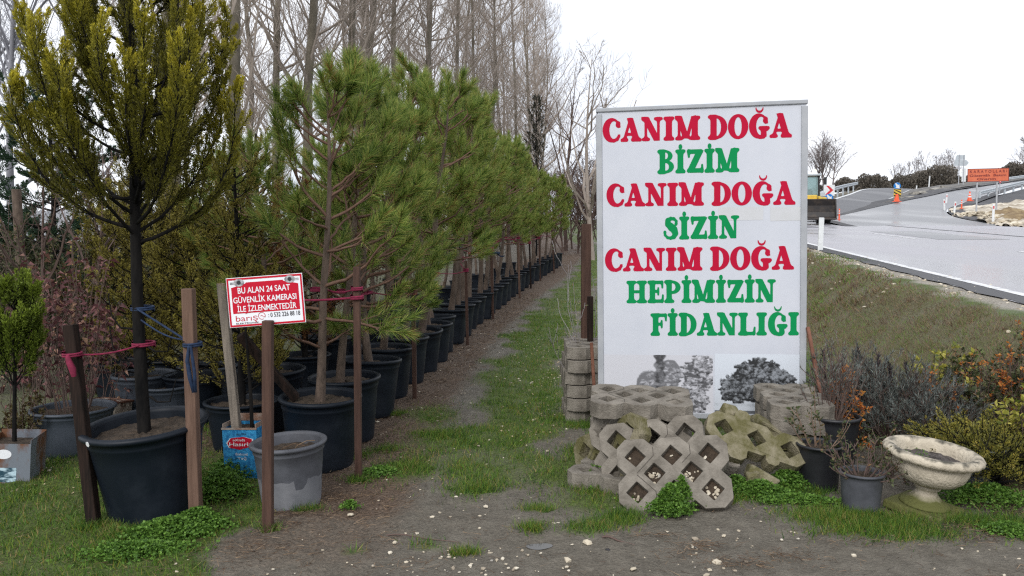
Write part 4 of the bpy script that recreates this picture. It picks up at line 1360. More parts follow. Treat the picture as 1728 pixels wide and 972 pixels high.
# stakes and ropes at the big pot
pa = gnd(160, 886); pb = at(119, 548, pa[1] + .05); pa[2] -= .04
stake(pa, pb, .058, 'wooddark', 'dark wet stake leaning away from the left of the widest pot')
qa = gnd(331, 880); qb = at(318, 487, qa[1] + .01); qa[2] -= .04
stake(qa, qb, .058, 'woodtan', 'tan square stake upright before the rim of the widest pot')
trunk_at = lambda z: np.array((bx + .0, by, z))
ka, kb = at(122, 598, pa[1] + .02), at(234, 583, by - .06)
rope('magenta rope from the dark leaning stake to the cypress trunk', [ka, kb], .0055, 'rope_pink', .02, 'magenta ropes on the cypress', wraps=[(ka, .046), (kb + np.array((0, .06, 0)), .058)])
G_ = G().add(*tubes(np.array([[0, 0, 0], [.012, -.01, -.03], [.03, -.012, -.07], [.035, -.01, -.11]]), np.array([.012, .016, .018, .012]), 6))
tag(G_.obj('rope_end', 'rope_pink', smooth=True, loc=ka + np.array((.0, -.045, 0))), 'loose magenta rope end hanging at the knot on the dark leaning stake', 'rope')
kc, kd = at(325, 581, qa[1] + .0), at(232, 522, by - .05)
rope('dark blue cloth strip from the tan stake to the cypress trunk', [kc, kd], .006, 'rope_blue', .0, 'blue cloth strips on the cypress', wraps=[(kc, .046), (kd + np.array((0, .06, 0)), .058)])
ke = at(238, 540, by - .05)
rope('second blue cloth strip crossing below the first to the cypress trunk', [kc + np.array((0, 0, .02)), ke], .005, 'rope_blue', .03, 'blue cloth strips on the cypress')
P = np.array([[0, 0, 0], [-.008, -.01, -.08], [.004, -.012, -.17], [.024, -.014, -.25], [.03, -.012, -.25], [.03, -.012, -.15], [.012, -.01, 0]])
tag(G().add(*tubes(P, np.array([.008, .011, .012, .01, .01, .009, .007]), 6)).obj('cloth_strip', 'rope_blue', smooth=True, loc=kc + np.array((.0, -.045, 0))), 'looped dark blue cloth end hanging down the tan stake', 'cloth strip')

# grey pot, warning sign on its post, leaning boards, blue tin
c = gnd(476, 866)
t = thing('plant_pot', 'small grey pot with a chalky lower half, only soil and dry stalks in it', 'pot', (c[0] + .005, c[1] + .185, float(tz(c[0], c[1] + .19)) - .012), (R(1), R(-2), 0))
MAT['potchalk'] = M('chalky grey pot plastic', (.055, .058, .068), .6, .3, 6, col2=(.09, .095, .11), bump=.08, bscale=30)
p_ = put_pot(t, rim=.222, foot=.165, h=.385, lip=.02, soil=.07, n=48, mat='potchalk')
MAT['chalk'] = M('chalk stain', (.11, .115, .13), .8, .3, 7, col2=(.19, .195, .21), pos=(.3, .7))
V, F = lathe([(.1665 + .034 * q, .385 * q) for q in (.02, .15, .3, .42, .5)], 48)
V[:, 2] += np.where(V[:, 2] > .16, .012 * np.sin(np.arctan2(V[:, 1], V[:, 0]) * 5) + .008 * np.sin(np.arctan2(V[:, 1], V[:, 0]) * 11), 0)
G().add(V, F).obj('lime_stain', 'chalk', t, True)
P = np.array([[[-.05, -.05, .31], [-.01, -.08, .36], [.06, -.1, .39], [.13, -.12, .38]], [[.02, .02, .31], [.05, .0, .35], [.1, .02, .37], [.14, .06, .36]]])
G().add(*tubes(P, np.full((2, 4), .0022), 4)).obj('dry_stalk', 'litter', t)

a = gnd(452, 893); b = at(452, 541, a[1] + .0); a[2] -= .04
stake(a, b, .05, 'wood', 'reddish brown post carrying the red warning sign on its top')
a2 = gnd(408, 800); b2 = at(374, 478, a2[1] + .06); a2[2] -= .03
stake(a2, b2, .052, 'woodgrey', 'weathered grey board leaning behind the red warning sign')
a3 = at(500, 672, 5.35); b3 = at(405, 565, 5.15)
stake(a3, b3, .055, 'wooddark', 'dark diagonal board propped across behind the post of the red sign')

# the red warning sign: 0.41 x 0.26 m sheet, rolled
sc_ = at(449, 507, a[1] + .035)
SW, SH = .396, .26
sg = thing('warning_sign', 'red and white camera warning sign nailed to a reddish post', 'sign', sc_, (R(-2), R(-4.2), R(2)))
def flat(V2, T, dy, M2=None):
    V2 = np.asarray(V2, float)
    return np.stack([V2[:, 0], np.full(len(V2), -dy), V2[:, 1]], -1), np.asarray(T)
def rect(x0, z0, x1, z1, dy):
    return flat([(x0, z0), (x1, z0), (x1, z1), (x0, z1)], [[0, 1, 2, 3]], dy)
pl = bevel(G().addl(box((0, 0, 0), (SW, .006, SH))).obj('panel', 'signwhite', sg), .001, 1)
w, h = SW / 2, SH / 2
g = G()
for q in ((-w + .003, h - .013, w - .003, h - .003), (-w + .003, -h + .003, w - .003, -h + .013), (-w + .003, -h + .013, -w + .012, h - .013), (w - .012, -h + .013, w - .003, h - .013)):
    g.addl(rect(*q, .0042))
g.obj('border', 'signred', sg)
# red field with two white corners left for the camera pictures
g = G().addl(flat([(-w + .024, -.058), (w - .024, -.058), (w - .024, h - .052), (w - .098, h - .034), (w - .102, h - .028), (-w + .102, h - .028), (-w + .098, h - .034), (-w + .024, h - .052)], [[0, 1, 2, 3, 4, 5, 6, 7]], .0042))
g.obj('red_field', 'signred', sg)
def words(parent, name, mat, rows, dy, offset=0., sx=1.):
    g = G()
    for s, x0, x1, zb, size in rows:
        V, T, wd = text_mesh(s, size, offset * size)
        V[:, 0] = x0 + V[:, 0] * (x1 - x0) / wd
        V[:, 1] += zb
        g.addl(flat(V, T, dy))
    return g.obj(name, mat, parent)
words(sg, 'lettering', 'signwhite', [('BU ALAN 24 SAAT', -.141, .131, .046, .044), ('G\u00dcVENL\u0130K KAMERASI', -.168, .160, -.003, .043), ('\u0130LE \u0130ZLENMEKTED\u0130R', -.151, .157, -.050, .043)], .0050, .012)
words(sg, 'lettering', 'dark', [(': 0 532 226 88 18', .006, .172, -.088, .033), ('ELEKTRONiK', -.163, -.045, -.114, .011)], .0046, .01)
words(sg, 'lettering', 'signred', [('bar\u0131\u015f', -.163, -.05, -.099, .045)], .0046, -.004)
# swirl emblem after the firm's name
a_ = np.linspace(-.5, 5.2, 34)
P = np.stack([-.028 + .018 * np.cos(a_) * (1 - .07 * a_ / 5), 0 * a_, -.078 + .018 * np.sin(a_)], -1)
P2_ = np.stack([np.linspace(-.112, -.04, 12), np.zeros(12), -.062 + .012 * np.sin(np.linspace(0, 2.2, 12))], -1)
P3_ = np.stack([np.linspace(-.034, -.012, 8), np.zeros(8), -.08 + .006 * np.sin(np.linspace(0, 6, 8))], -1)
g = G()
for q in (P, P2_, P3_):
    g.add(*tubes(q + np.array([0, -.0046, 0]), np.full(len(q), .0012), 4))
g.obj('emblem', 'signred', sg)
# the two printed cameras in the top corners
MAT['camgrey'] = M('printed camera grey', (.12, .12, .13), .4, .5, 60, col2=(.5, .5, .52))
g, g3 = G(), G()
for s_ in (-1, 1):
    a_ = np.linspace(0, 2 * pi, 24, endpoint=False)
    cx, cz = s_ * .132, h - .027
    g.addl(flat(np.stack([cx + .027 * np.cos(a_), cz + .02 * np.sin(a_)], -1), np.arange(24)[None], .0047))
    g.addl(rect(min(cx + s_ * .02, s_ * (w - .02)), cz - .008, max(cx + s_ * .02, s_ * (w - .02)), cz + .004, .0045))
    g3.addl(flat(np.stack([cx + .011 * np.cos(a_), cz + .011 * np.sin(a_)], -1), np.arange(24)[None], .0051))
g.obj('camera_picture', 'camgrey', sg)
g3.obj('lens_picture', 'dark', sg)

# blue tin used as a planter
tb = base(414, 5.12, -.01)
tn = thing('tin_can', 'bright blue square oil tin with a red label, planted with a thin stem', 'tin', tb, (0, R(-2), R(-8)))
MAT['tinblue'] = M('blue tin print', (.02, .16, .38), .4, .3, 45, col2=(.05, .33, .62), pos=(.42, .6))
g = G()
for q in (((0, -.115, .165), (.232, .004, .33)), ((0, .115, .165), (.232, .004, .33)), ((-.115, 0, .165), (.004, .226, .33)), ((.115, 0, .165), (.004, .226, .33)), ((0, 0, .01), (.226, .226, .01))):
    g.addl(box(*q))
g.obj('can', 'tinblue', tn)
G().addl(box((0, 0, .3), (.224, .224, .01))).obj('soil', 'soil', tn)
MAT['tinrim'] = M('pale tin rim', (.3, .27, .24), .6, .3, 14, col2=(.2, .1, .06))
g = G()
for q in (((0, .112, .355), (.236, .006, .05)), ((0, -.1185, .329), (.24, .006, .012)), ((-.112, 0, .345), (.006, .224, .03)), ((.112, 0, .345), (.006, .224, .03))):
    g.addl(box(*q))
g.obj('rim', 'tinrim', tn)
lab = lambda k: [(-.085 * k, .235 - .018 * (1 - k)), (-.06 * k, .268), (.03 * k, .277), (.088 * k, .262), (.08 * k, .215), (.0, .193 + .004 * (1 - k)), (-.07 * k, .205)]
G().addl(flat(lab(1.08), [[0, 6, 5, 4, 3, 2, 1]], .119)).obj('label_border', 'signwhite', tn)
G().addl(flat(lab(.98), [[0, 6, 5, 4, 3, 2, 1]], .1205)).obj('label', 'signred', tn)
words(tn, 'lettering', 'signwhite', [('sofrada', -.045, .04, .249, .022), ('Has\u0131rl\u0131', -.07, .072, .217, .034)], .1215, .01)
words(tn, 'lettering', 'signwhite', [('Bitkisel', -.03, .05, .155, .024), ('Ya\u011f', -.02, .04, .128, .024)], .1195, .0)
words(tn, 'lettering', 'dark', [('18 LITRE', -.02, .05, .288, .016)], .1195, .0)
P = np.array([[.03, .0, .3], [.04, -.01, .5], [.035, -.01, .8], [.02, 0, 1.05]])
G().add(*tubes(P, np.array([.014, .012, .009, .005]), 8)).obj('stem', 'barkdark', tn, True)

# pot behind the tin (with the olive thuja whose drooping fans reach down to the sign)
MAT['rustthuja'] = M_leaf('withered thuja foliage', [(0, (.09, .035, .015)), (.5, (.2, .08, .03)), (1, (.26, .14, .05))], clump=.5)
def thuja(seed, H, W, nb=74, tip=.8, z0=.04, dens=30):
    return plume_data(seed, H, z0, H * .96, nb, .008, .35, 1.0, (W, W * 1.05, W * .75, .18), sub=.045, sublen=(.08, .18), sprays=dens * 3, leaf=(.012, .024), width=.0065, wob=.09, trunk=.03, gap0=.25, tipw=tip, subang=(.5, 1.1))
TH = [(402, 5.75, 1.75, .45, 'olive', 51, 'olive brown thuja in the black pot behind the blue tin', dict(rim=.27, foot=.2, h=.36, soil=.05)),
      (322, 6.5, 2.0, .5, 'olive', 52, 'olive brown thuja behind the tan stake, its crown level with the warning sign', dict(rim=.25, foot=.19, h=.42, mat='pot')),
      (237, 6.55, 1.75, .46, 'olive', 53, 'browned thuja directly behind the trunk of the golden cypress', dict(rim=.26, foot=.2, h=.42, mat='potblue')),
      (280, 7.4, 1.9, .5, 'olive', 54, 'taller thuja standing between the two thujas behind the cypress trunk', dict(rim=.25, foot=.19, h=.42, mat='pot')),
      (372, 7.3, 2.0, .5, 'lime', 55, 'fresher green thuja above the grey leaning board', dict(rim=.25, foot=.19, h=.42, mat='pot')),
      (180, 8.2, 1.7, .5, 'olive', 56, 'dull thuja between the rusty tin and the cedar', dict(rim=.25, foot=.19, h=.42, mat='pot')),
      (440, 8.6, 2.3, .5, 'olive', 57, 'olive thuja glimpsed between the leaning board and the nearest pine', dict(rim=.25, foot=.19, h=.42, mat='pot'))]
for px, Y, H, W, mt, sd, lb, pk in TH:
    plant('potted_thuja', lb, 'potted tree', base(px, Y, -.012), thuja(sd, H, W), ('barkdark', mt), pk, rot=(0, 0, sd), group='thujas behind the golden cypress')
for i, (px, Y, H, W) in enumerate([(60, 10.5, 2.1, .7), (135, 11.5, 2.0, .7), (215, 10.5, 2.0, .7), (300, 11.2, 2.3, .7), (380, 10.8, 2.3, .7), (450, 12.5, 2.4, .8), (-10, 9.5, 2.0, .6), (20, 12.5, 1.9, .7), (520, 13, 2.4, .8), (100, 14, 2.0, .8), (250, 14.5, 2.2, .9), (400, 15.5, 2.4, .9), (560, 16, 2.4, .9), (620, 18, 2.5, 1.), (700, 21, 2.5, 1.), (-60, 12, 2.2, .8), (780, 27, 2.6, 1.2), (840, 32, 2.7, 1.3)]):
    g1, g2 = shrub_data(60 + i, H, W, 26, 5200, (.035, .07), branch=3, t0=.15, wl=.5, base=.1)
    plant('evergreen_shrub', 'dark bushy evergreen in the shaded hedge far behind the potted thujas and pines', 'shrub', base(px, Y), (g1, g2), ('twigbrown', 'darkever'), group='dark hedge shrubs')

for i, (px, Y, H, lb) in enumerate([(-30, 7.6, 1.7, 'olive green bushy shrub at the edge of the photo behind the pale tin'), (45, 8.0, 1.75, 'olive green bushy shrub right behind the tallest red shrub'), (120, 8.1, 1.6, 'olive green bushy shrub beyond the dark leaning stake'), (200, 7.9, 1.5, 'low olive green shrub behind the browned thuja')]):
    plant('evergreen_shrub', lb, 'shrub', base(px, Y), shrub_data(160 + i, H, .55, 30, 7000, (.02, .045), branch=4, t0=.1, wl=.45, base=.1), ('twigbrown', 'shrubgreen'), group='olive shrubs behind the red shrubs')
# grey pot with the red-leaved shrub, tin can with a browned conifer at the frame's edge
c = gnd(90, 776)
t = plant('potted_shrub', 'straggly shrub with drooping dusky red leaves in a wide grey pot', 'potted shrub', (c[0], c[1] + .27, float(tz(c[0], c[1] + .27)) - .01),
          shrub_data(71, 1.35, .42, 20, 420, (.045, .085), branch=2, t0=.25, droop=.6, wl=.55, base=.14), ('twigbrown', 'redleaf'), dict(rim=.285, foot=.215, h=.33, lip=.02, soil=.05, mat='potblue'))
for i, (px, Y, H, lb) in enumerate([(40, 6.2, 1.45, 'reddish leaved shrub behind the wide grey pot, tallest of the red shrubs'), (150, 6.4, 1.15, 'low red leaved shrub beside the rusty tin'), (110, 7.2, 1.5, 'sparse red leaved shrub in the shade behind the dark leaning stake')]):
    plant('red_shrub', lb, 'shrub', base(px, Y), shrub_data(73 + i, H, .42, 18, 330, (.04, .08), branch=3, t0=.2, droop=.6, wl=.5, base=.15), ('twigbrown', 'redleaf'), group='red leaved shrubs')
c = gnd(20, 822)
tn = thing('tin_can', 'dented pale square tin streaked with rust, at the edge of the photo', 'tin', (c[0] - .09, c[1] + .17, float(tz(c[0], c[1])) - .015), (0, R(4), R(12)))
MAT['tinpale'] = M('pale rusty tin', (.13, .055, .025), .6, .3, 6, col2=(.15, .17, .2), pos=(.42, .55), stretch=(1, 1, .5))
g = G()
for q in (((0, -.13, .14), (.264, .004, .26)), ((0, .13, .15), (.264, .004, .3)), ((-.13, 0, .14), (.004, .256, .28)), ((.13, 0, .15), (.004, .256, .29)), ((0, 0, .01), (.256, .256, .01))):
    g.addl(box(*q))
g.obj('can', 'tinpale', tn)
G().addl(box((0, 0, .24), (.252, .252, .01))).obj('soil', 'soil', tn)
a_ = np.linspace(0, 2 * pi, 24, endpoint=False)
G().addl(flat(np.stack([-.02 + .045 * np.cos(a_), .205 + .03 * np.sin(a_)], -1), np.arange(24)[None], .1335)).obj('round_label', 'signwhite', tn)
MAT['pictlabel'] = M('blue and dark fish label', (.02, .06, .09), .4, .3, 22, col2=(.45, .6, .68), pos=(.45, .56), stretch=(.5, 1, 1.6))
G().addl(rect(-.12, .03, .055, .12, .1335)).obj('label', 'pictlabel', tn)
g1, g2 = plume_data(81, .95, .34, .9, 30, .006, .8, 1.35, (.36, .34, .26, .12), sub=.022, sublen=(.08, .17), sprays=120, leaf=(.014, .026), width=.007, trunk=.014)
ct = plant('young_conifer', 'small bright green conifer growing from the pale rusty tin', 'conifer', (c[0] - .1, c[1] + .2, float(tz(c[0], c[1])) + .22), (g1, g2), ('barkdark', 'lime'))
g1, g2 = shrub_data(82, .55, .2, 16, 1500, (.02, .035), t0=.1)
plant('withered_shrub', 'browned twiggy growth under the green conifer at the edge of the photo', 'shrub', base(10, 5.35), (g1, g2), ('twigbrown', 'brownconifer'))

# rusty tin, blue pots in the shade
tn = thing('tin_can', 'badly rusted square tin lying in the shade behind the dark leaning stake', 'tin', base(168, 6.15, 0), (R(-8), R(4), R(-6)))
MAT['tinrust'] = M('flaking rusted tin', (.08, .03, .015), .8, .3, 9, col2=(.42, .36, .3), pos=(.42, .54), stretch=(1.5, 1, .6), bump=.2)
g = G().addl(box((0, 0, .13), (.26, .24, .25)))
bevel(g.obj('can', 'tinrust', tn), .012, 2)
g = G()
for q in (((0, -.122, .252), (.268, .01, .014)), ((0, .122, .252), (.268, .01, .014)), ((-.131, 0, .252), (.01, .234, .014)), ((.131, 0, .252), (.01, .234, .014))):
    g.addl(box(*q))
g.obj('rim', 'rust', tn)
for i, (px, Y, lb, rm, hh) in enumerate([(345, 7.0, 'dark blue grey pot in shade behind the tan stake', .26, .42), (197, 7.3, 'black pot in the shade directly behind the rusty tin', .25, .4), (440, 6.6, 'black pot in the shade behind the dark diagonal board', .25, .4), (275, 6.3, 'blue grey pot in shade just beside the cypress trunk', .22, .36)]):
    t = thing('plant_pot', lb, 'pot', base(px, Y, -.01), group='pots in the shade behind the cypress')
    put_pot(t, rim=rm, foot=rm * .76, h=hh, lip=.02, soil=.06, mat='potblue' if i in (0, 3) else 'pot')

# cedar and thin trees at the far left
g1, g2 = plume_data(91, 3.5, .9, 3.4, 46, .014, .25, .35, (1.0, .95, .7, .3), sub=.07, sublen=(.14, .3), sprays=110, leaf=(.025, .05), width=.011, wob=.1, trunk=.04, gap0=.2, subang=(.5, 1.))
plant('cedar_tree', 'blue green cedar with layered boughs beyond the red shrubs', 'tree', base(92, 9.3), (g1, g2), ('barkdark', 'cedar'))
g1, g2 = plume_data(92, 2.4, .7, 2.3, 30, .012, .25, .35, (.9, .9, .6, .3), sub=.09, sublen=(.14, .3), sprays=100, leaf=(.025, .05), width=.011, wob=.1, trunk=.035, gap0=.2, subang=(.5, 1.))
plant('cedar_tree', 'lower blue green cedar, half out of the frame beside the taller one', 'tree', base(-15, 9.8), (g1, g2), ('barkdark', 'cedar'))
P0 = np.array(base(36, 8.2))
a = np.array([[0, 0, 0], [.01, 0, .8], [-.01, 0, 1.5], [-.02, 0, 2.05]])
t = thing('pollarded_tree', 'bare straight trunk cut off at the top in front of the cedar', 'tree', P0)
G().add(*tubes(a, np.array([.055, .05, .047, .045]), 10)).add(*cyl((-.02, 0, 2.05), .045, .01, n=10)).obj('trunk', 'bark', t, True)
G().add(*tubes(np.array([[0, 0, 1.2], [-.2, .02, 1.38], [-.5, .03, 1.42]]), np.array([.02, .014, .008]), 6)).obj('branch', 'bark', t, True)
for i, (px, Y, H, lb) in enumerate([(75, 7.4, 2.3, 'bare thin tree with crooked twigs above the red shrubs'), (150, 7.6, 2.4, 'bare thin tree between the cedar and the golden cypress trunk'), (205, 8.6, 2.6, 'bare thin tree seen through the lower boughs of the golden cypress'), (345, 8.8, 2.5, 'bare thin tree behind the grey leaning board')]):
    put_bare(base(px, Y), 400 + i, lb, H, .03, 'twigbrown', 'thin bare trees of the nursery', nb=12, sub=6, twig=3, e0=.8, thin=.0025, z0=.15)
g1, g2 = shrub_data(95, 1.15, .25, 9, 170, (.02, .04), branch=1, t0=.5, wl=.45)
plant('potted_thuja', 'rusty brown withered thuja glimpsed through the nearest potted pine', 'potted tree', base(512, 7.6, -.012), thuja(58, 1.7, .4), ('barkdark', 'rustthuja'), dict(rim=.25, foot=.19, h=.42, mat='pot'))
plant('yellow_flowering_shrub', 'thin shrub with a few bright yellow blooms behind the red shrubs', 'shrub', base(155, 7.9, .45), (g1, g2), ('twigbrown', 'yellow'))

# corrugated shed at the far left
hx = base(20, 17)
t = thing('corrugated_shed', 'low shed with a pale corrugated roof behind the red shrubs', 'shed', (hx[0], 17.5, hx[2]))
MAT['wallgrey'] = M('grey rendered wall', (.3, .3, .32), .9, .2, 3, col2=(.42, .42, .44))
MAT['roofgrey'] = M('pale corrugated roofing', (.25, .26, .28), .7, .2, 2, col2=(.36, .37, .39))
G().addl(box((0, 1.5, .75), (4.6, 3, 1.5))).obj('wall', 'wallgrey', t)
nn = 90
xx = np.linspace(-2.6, 2.6, nn)
zc = .03 * np.sin(xx * 2 * pi / .2)
V = np.concatenate([np.stack([xx, 0 * xx - .25, 1.42 + zc], -1), np.stack([xx, 0 * xx + 1.6, 2.15 + zc], -1), np.stack([xx, 0 * xx + 3.3, 1.45 + zc], -1)])
i = np.arange(nn - 1)
F = np.concatenate([np.stack([i + k * nn, i + 1 + k * nn, i + 1 + (k + 1) * nn, i + (k + 1) * nn], -1) for k in (0, 1)])
ro = G().add(V, F).obj('roof', 'roofgrey', t)
sm = ro.modifiers.new('thick', 'SOLIDIFY'); sm.thickness = .02
# ================================================================== THE BILLBOARD
bb = thing('billboard', 'white nursery billboard with red and green Turkish lettering and two photo prints', 'billboard', (1.517, 6.2, float(tz(1.5, 6.2))), (R(-.4), R(-.9), R(-9.5)))
bpy.context.view_layer.update()
BM = np.array(bb.matrix_world)
BI = np.linalg.inv(BM)
FR = -.06                                            # front face of the sheet
def on_board(px, py, y=FR):
    o = BI @ np.array((0, 0, CAM_H, 1))
    d = BI @ np.append(ray(px, py), 0)
    k = (y - o[1]) / d[1]
    return (o + d * k)[[0, 2]]
TL, TR = on_board(1003, 183), on_board(1361, 168)
BL, BR = on_board(1012, 706), on_board(1362, 706)
X0, X1, Z1, Z0 = TL[0], (TR[0] + BR[0]) / 2, (TL[1] + TR[1]) / 2, (BL[1] + BR[1]) / 2
X0 = (TL[0] + BL[0]) / 2
xm, zm, bw, bh = (X0 + X1) / 2, (Z0 + Z1) / 2, X1 - X0, Z1 - Z0
G().addl(box((xm, FR + .045, zm), (bw - .03, .09, bh - .03))).obj('panel', 'white', bb)
g = G()
fw = .048
for c_, s_ in (((xm, .0, Z1 - .016), (bw, .15, .032)), ((xm, .0, Z0 + .022), (bw, .15, .044)), ((X0 + fw / 2, .0, zm), (fw, .146, bh - .09)), ((X1 - fw / 2, .0, zm), (fw, .146, bh - .09))):
    g.addl(box(c_, s_))
bevel(g.obj('frame', 'alu', bb), .006, 2)
g = G()
for sx in (X0 + .1, X1 - .1):
    g = G().addl(box((sx, .11, Z0 / 2 + .6), (.05, .05, Z0 + 1.4)))
    g.obj('post', 'rust', bb)
MAT['stain'] = M('faded tape patch', (.505, .515, .53), .75, .05, 6, col2=(.54, .55, .575))
g = G()
for a_, b_ in (((1212, 350), (1288, 371)), ((1300, 350), (1352, 372))):
    p, q = on_board(*a_), on_board(*b_)
    g.addl(rect(p[0], q[1], q[0], p[1], -FR + .0012))
g.obj('tape_mark', 'stain', bb)

# letters: bold soft slab serif, drawn as distance fields
X, Y = gridxy(-.12, 1.5, -.14, 1.5, .0125)
def serif(S, x0, x1, y, r=.055):
    return smin(S, sd_seg(X, Y, (x0 + r, y), (x1 - r, y), r), .14)
def stem_(x0, x1, a=.05, b=.95, r=.02):
    return sd_box(X, Y, x0, a, x1, b) - 0
def diag(x0, y0, x1, y1, w):                          # slanted stroke of horizontal width w
    t = (Y - y0) / (y1 - y0)
    c_ = x0 + t * (x1 - x0)
    k = abs(y1 - y0) / math.hypot(y1 - y0, x1 - x0)
    return np.maximum((np.abs(X - c_) - w / 2) * k, np.maximum(min(y0, y1) - Y, Y - max(y0, y1)))
def chain(pts):
    S = None
    for (x0, y0, r0), (x1, y1, r1) in zip(pts[:-1], pts[1:]):
        q = sd_seg(X, Y, (x0, y0), (x1, y1), r0, r1)
        S = q if S is None else smin(S, q, .05)
    return S
def dot(S, x, y=1.135, r=.095):
    return np.minimum(S, sd_ell(X, Y, x, y, r, r * 1.12))
def breve(S, x):
    q = np.maximum(np.maximum(sd_ell(X, Y, x, 1.25, .19, .19), -sd_ell(X, Y, x, 1.305, .165, .165)), Y - 1.28)
    return np.minimum(S, q)
def gl_I(o=0.):
    S = stem_(.14 + o, .44 + o)
    return serif(serif(S, .02 + o, .56 + o, .055), .02 + o, .56 + o, .945)
def gl_C(stop=.94):
    S = np.maximum(sd_ell(X, Y, .48, .5, .47, .525), -sd_ell(X, Y, .60, .5, .25, .40))
    S = np.maximum(S, -np.maximum(sd_box(X, Y, .62, .30, 1.4, .62), 0 * X - 1))
    S = smin(S, chain([(.80, .72, .10), (.86, .80, .06)]), .10)
    S = smin(S, chain([(.60, .03, .06), (.78, .10, .055), (.88, .22, .04)]), .06)
    return S
def glyph(ch):
    if ch == 'I': return gl_I(), .60
    if ch == '\u0130': return dot(gl_I(), .29), .60
    if ch == 'C': return gl_C(), .95
    if ch == 'A':
        S = np.minimum(diag(.17, .05, .50, 1.0, .13), diag(.80, .05, .47, 1.0, .31))
        S = np.maximum(S, Y - 1.0)
        S = smin(S, sd_seg(X, Y, (.27, .30), (.7, .30), .055), .05)
        S = smin(S, sd_seg(X, Y, (.44, .96), (.52, .96), .045), .05)
        return serif(serif(S, -.02, .37, .055), .53, 1.06, .055), 1.06
    if ch == 'N':
        S = np.minimum(stem_(.15, .27), stem_(.80, .92, .05, .95))
        S = np.minimum(S, diag(.20, 1.0, .80, .0, .34))
        S = np.maximum(S, -sd_box(X, Y, .92, -.2, 1.6, .88))
        S = serif(serif(S, .0, .42, .055), .64, 1.08, .945)
        return serif(S, .0, .30, .945), 1.09
    if ch == 'M':
        S = np.minimum(stem_(.13, .25), stem_(.84, 1.14))
        S = np.minimum(S, diag(.18, 1.0, .55, .08, .30))
        S = np.minimum(S, diag(.90, 1.0, .60, .08, .16))
        S = smin(S, sd_seg(X, Y, (.53, .12), (.62, .12), .05), .05)
        S = serif(serif(S, .0, .38, .055), .72, 1.26, .055)
        return serif(serif(S, -.01, .26, .945), .98, 1.26, .945), 1.28
    if ch == 'D':
        S = np.maximum(sd_ell(X, Y, .40, .5, .56, .5), .22 - X)
        S = np.minimum(S, stem_(.13, .43, 0, 1))
        S = serif(serif(S, .0, .4, .055), .0, .4, .945)
        return np.maximum(S, -np.maximum(sd_ell(X, Y, .42, .5, .245, .39), .43 - X)), .99
    if ch == 'O':
        return np.maximum(sd_ell(X, Y, .5, .5, .5, .525), -sd_ell(X, Y, .5, .5, .19, .41)), 1.02
    if ch == '\u011e':
        S = gl_C()
        S = np.maximum(S, -sd_box(X, Y, .62, .0, 1.4, .3))
        S = np.minimum(S, sd_box(X, Y, .60, .05, .86, .42))
        S = smin(S, chain([(.55, .02, .05), (.72, .06, .08), (.80, .14, .06)]), .05)
        return breve(serif(S, .48, 1.02, .42), .52), 1.03
    if ch == 'B':
        S = np.minimum(np.maximum(sd_ell(X, Y, .42, .75, .40, .25), .2 - X), np.maximum(sd_ell(X, Y, .44, .28, .46, .28), .2 - X))
        S = np.minimum(S, stem_(.13, .42, 0, 1))
        S = serif(serif(S, .0, .4, .055), .0, .4, .945)
        S = np.maximum(S, -np.maximum(sd_ell(X, Y, .44, .76, .15, .155), .42 - X))
        return np.maximum(S, -np.maximum(sd_ell(X, Y, .46, .275, .18, .175), .42 - X)), .95
    if ch == 'Z':
        S = np.minimum(sd_seg(X, Y, (.14, .91), (.80, .91), .09), sd_seg(X, Y, (.12, .09), (.82, .09), .09))
        S = np.minimum(S, diag(.20, .05, .74, .95, .36))
        S = smin(S, sd_seg(X, Y, (.10, .94), (.13, .70), .06, .05), .08)
        return smin(S, sd_seg(X, Y, (.86, .06), (.85, .32), .06, .045), .08), .94
    if ch == 'S':
        S = chain([(.72, .70, .08), (.74, .82, .05), (.60, .93, .06), (.42, .94, .07), (.26, .84, .12), (.27, .70, .14), (.44, .56, .165), (.62, .42, .165), (.68, .27, .14), (.60, .12, .10), (.42, .05, .06), (.24, .08, .05), (.11, .20, .05), (.10, .32, .075)])
        return S, .86
    if ch == 'H':
        S = np.minimum(np.minimum(stem_(.13, .42), stem_(.74, 1.03)), sd_box(X, Y, .4, .45, .76, .57))
        for a_, b_ in ((.0, .54), (.62, 1.16)):
            S = serif(serif(S, a_, b_, .055), a_, b_, .945)
        return S, 1.18
    if ch in 'EFL':
        S = stem_(.13, .42)
        S = serif(serif(S, .0, .5, .055), .0, .5, .945) if ch != 'E' else serif(serif(S, .0, .4, .055), .0, .4, .945)
        if ch in 'EF':
            S = smin(S, sd_seg(X, Y, (.3, .93), (.80, .93), .07), .05)
            S = smin(S, sd_seg(X, Y, (.83, .93), (.84, .70), .06, .045), .07)
            S = smin(S, sd_seg(X, Y, (.3, .52), (.58, .52), .06), .05)
            S = smin(S, sd_seg(X, Y, (.61, .66), (.61, .38), .045), .06)
        if ch in 'EL':
            S = smin(S, sd_seg(X, Y, (.3, .07), (.82, .07), .07), .05)
            S = smin(S, sd_seg(X, Y, (.85, .07), (.87, .33), .06, .045), .07)
        return S, (.93 if ch != 'F' else .90)
    if ch == 'P':
        S = np.maximum(sd_ell(X, Y, .44, .70, .47, .30), .2 - X)
        S = np.minimum(S, stem_(.13, .42, .05, 1))
        S = serif(serif(S, .0, .56, .055), .0, .4, .945)
        return np.maximum(S, -np.maximum(sd_ell(X, Y, .45, .71, .19, .185), .42 - X)), .94
GL = {}
def letter(ch):
    if ch not in GL:
        S, adv = glyph(ch)
        S = np.pad(S, 1, constant_values=.2)
        GL[ch] = ([(v, t) for v, t, _ in fill(contours(S - .010, -.12 - .0125, -.14 - .0125, .0125), .0022)], adv)
    return GL[ch]
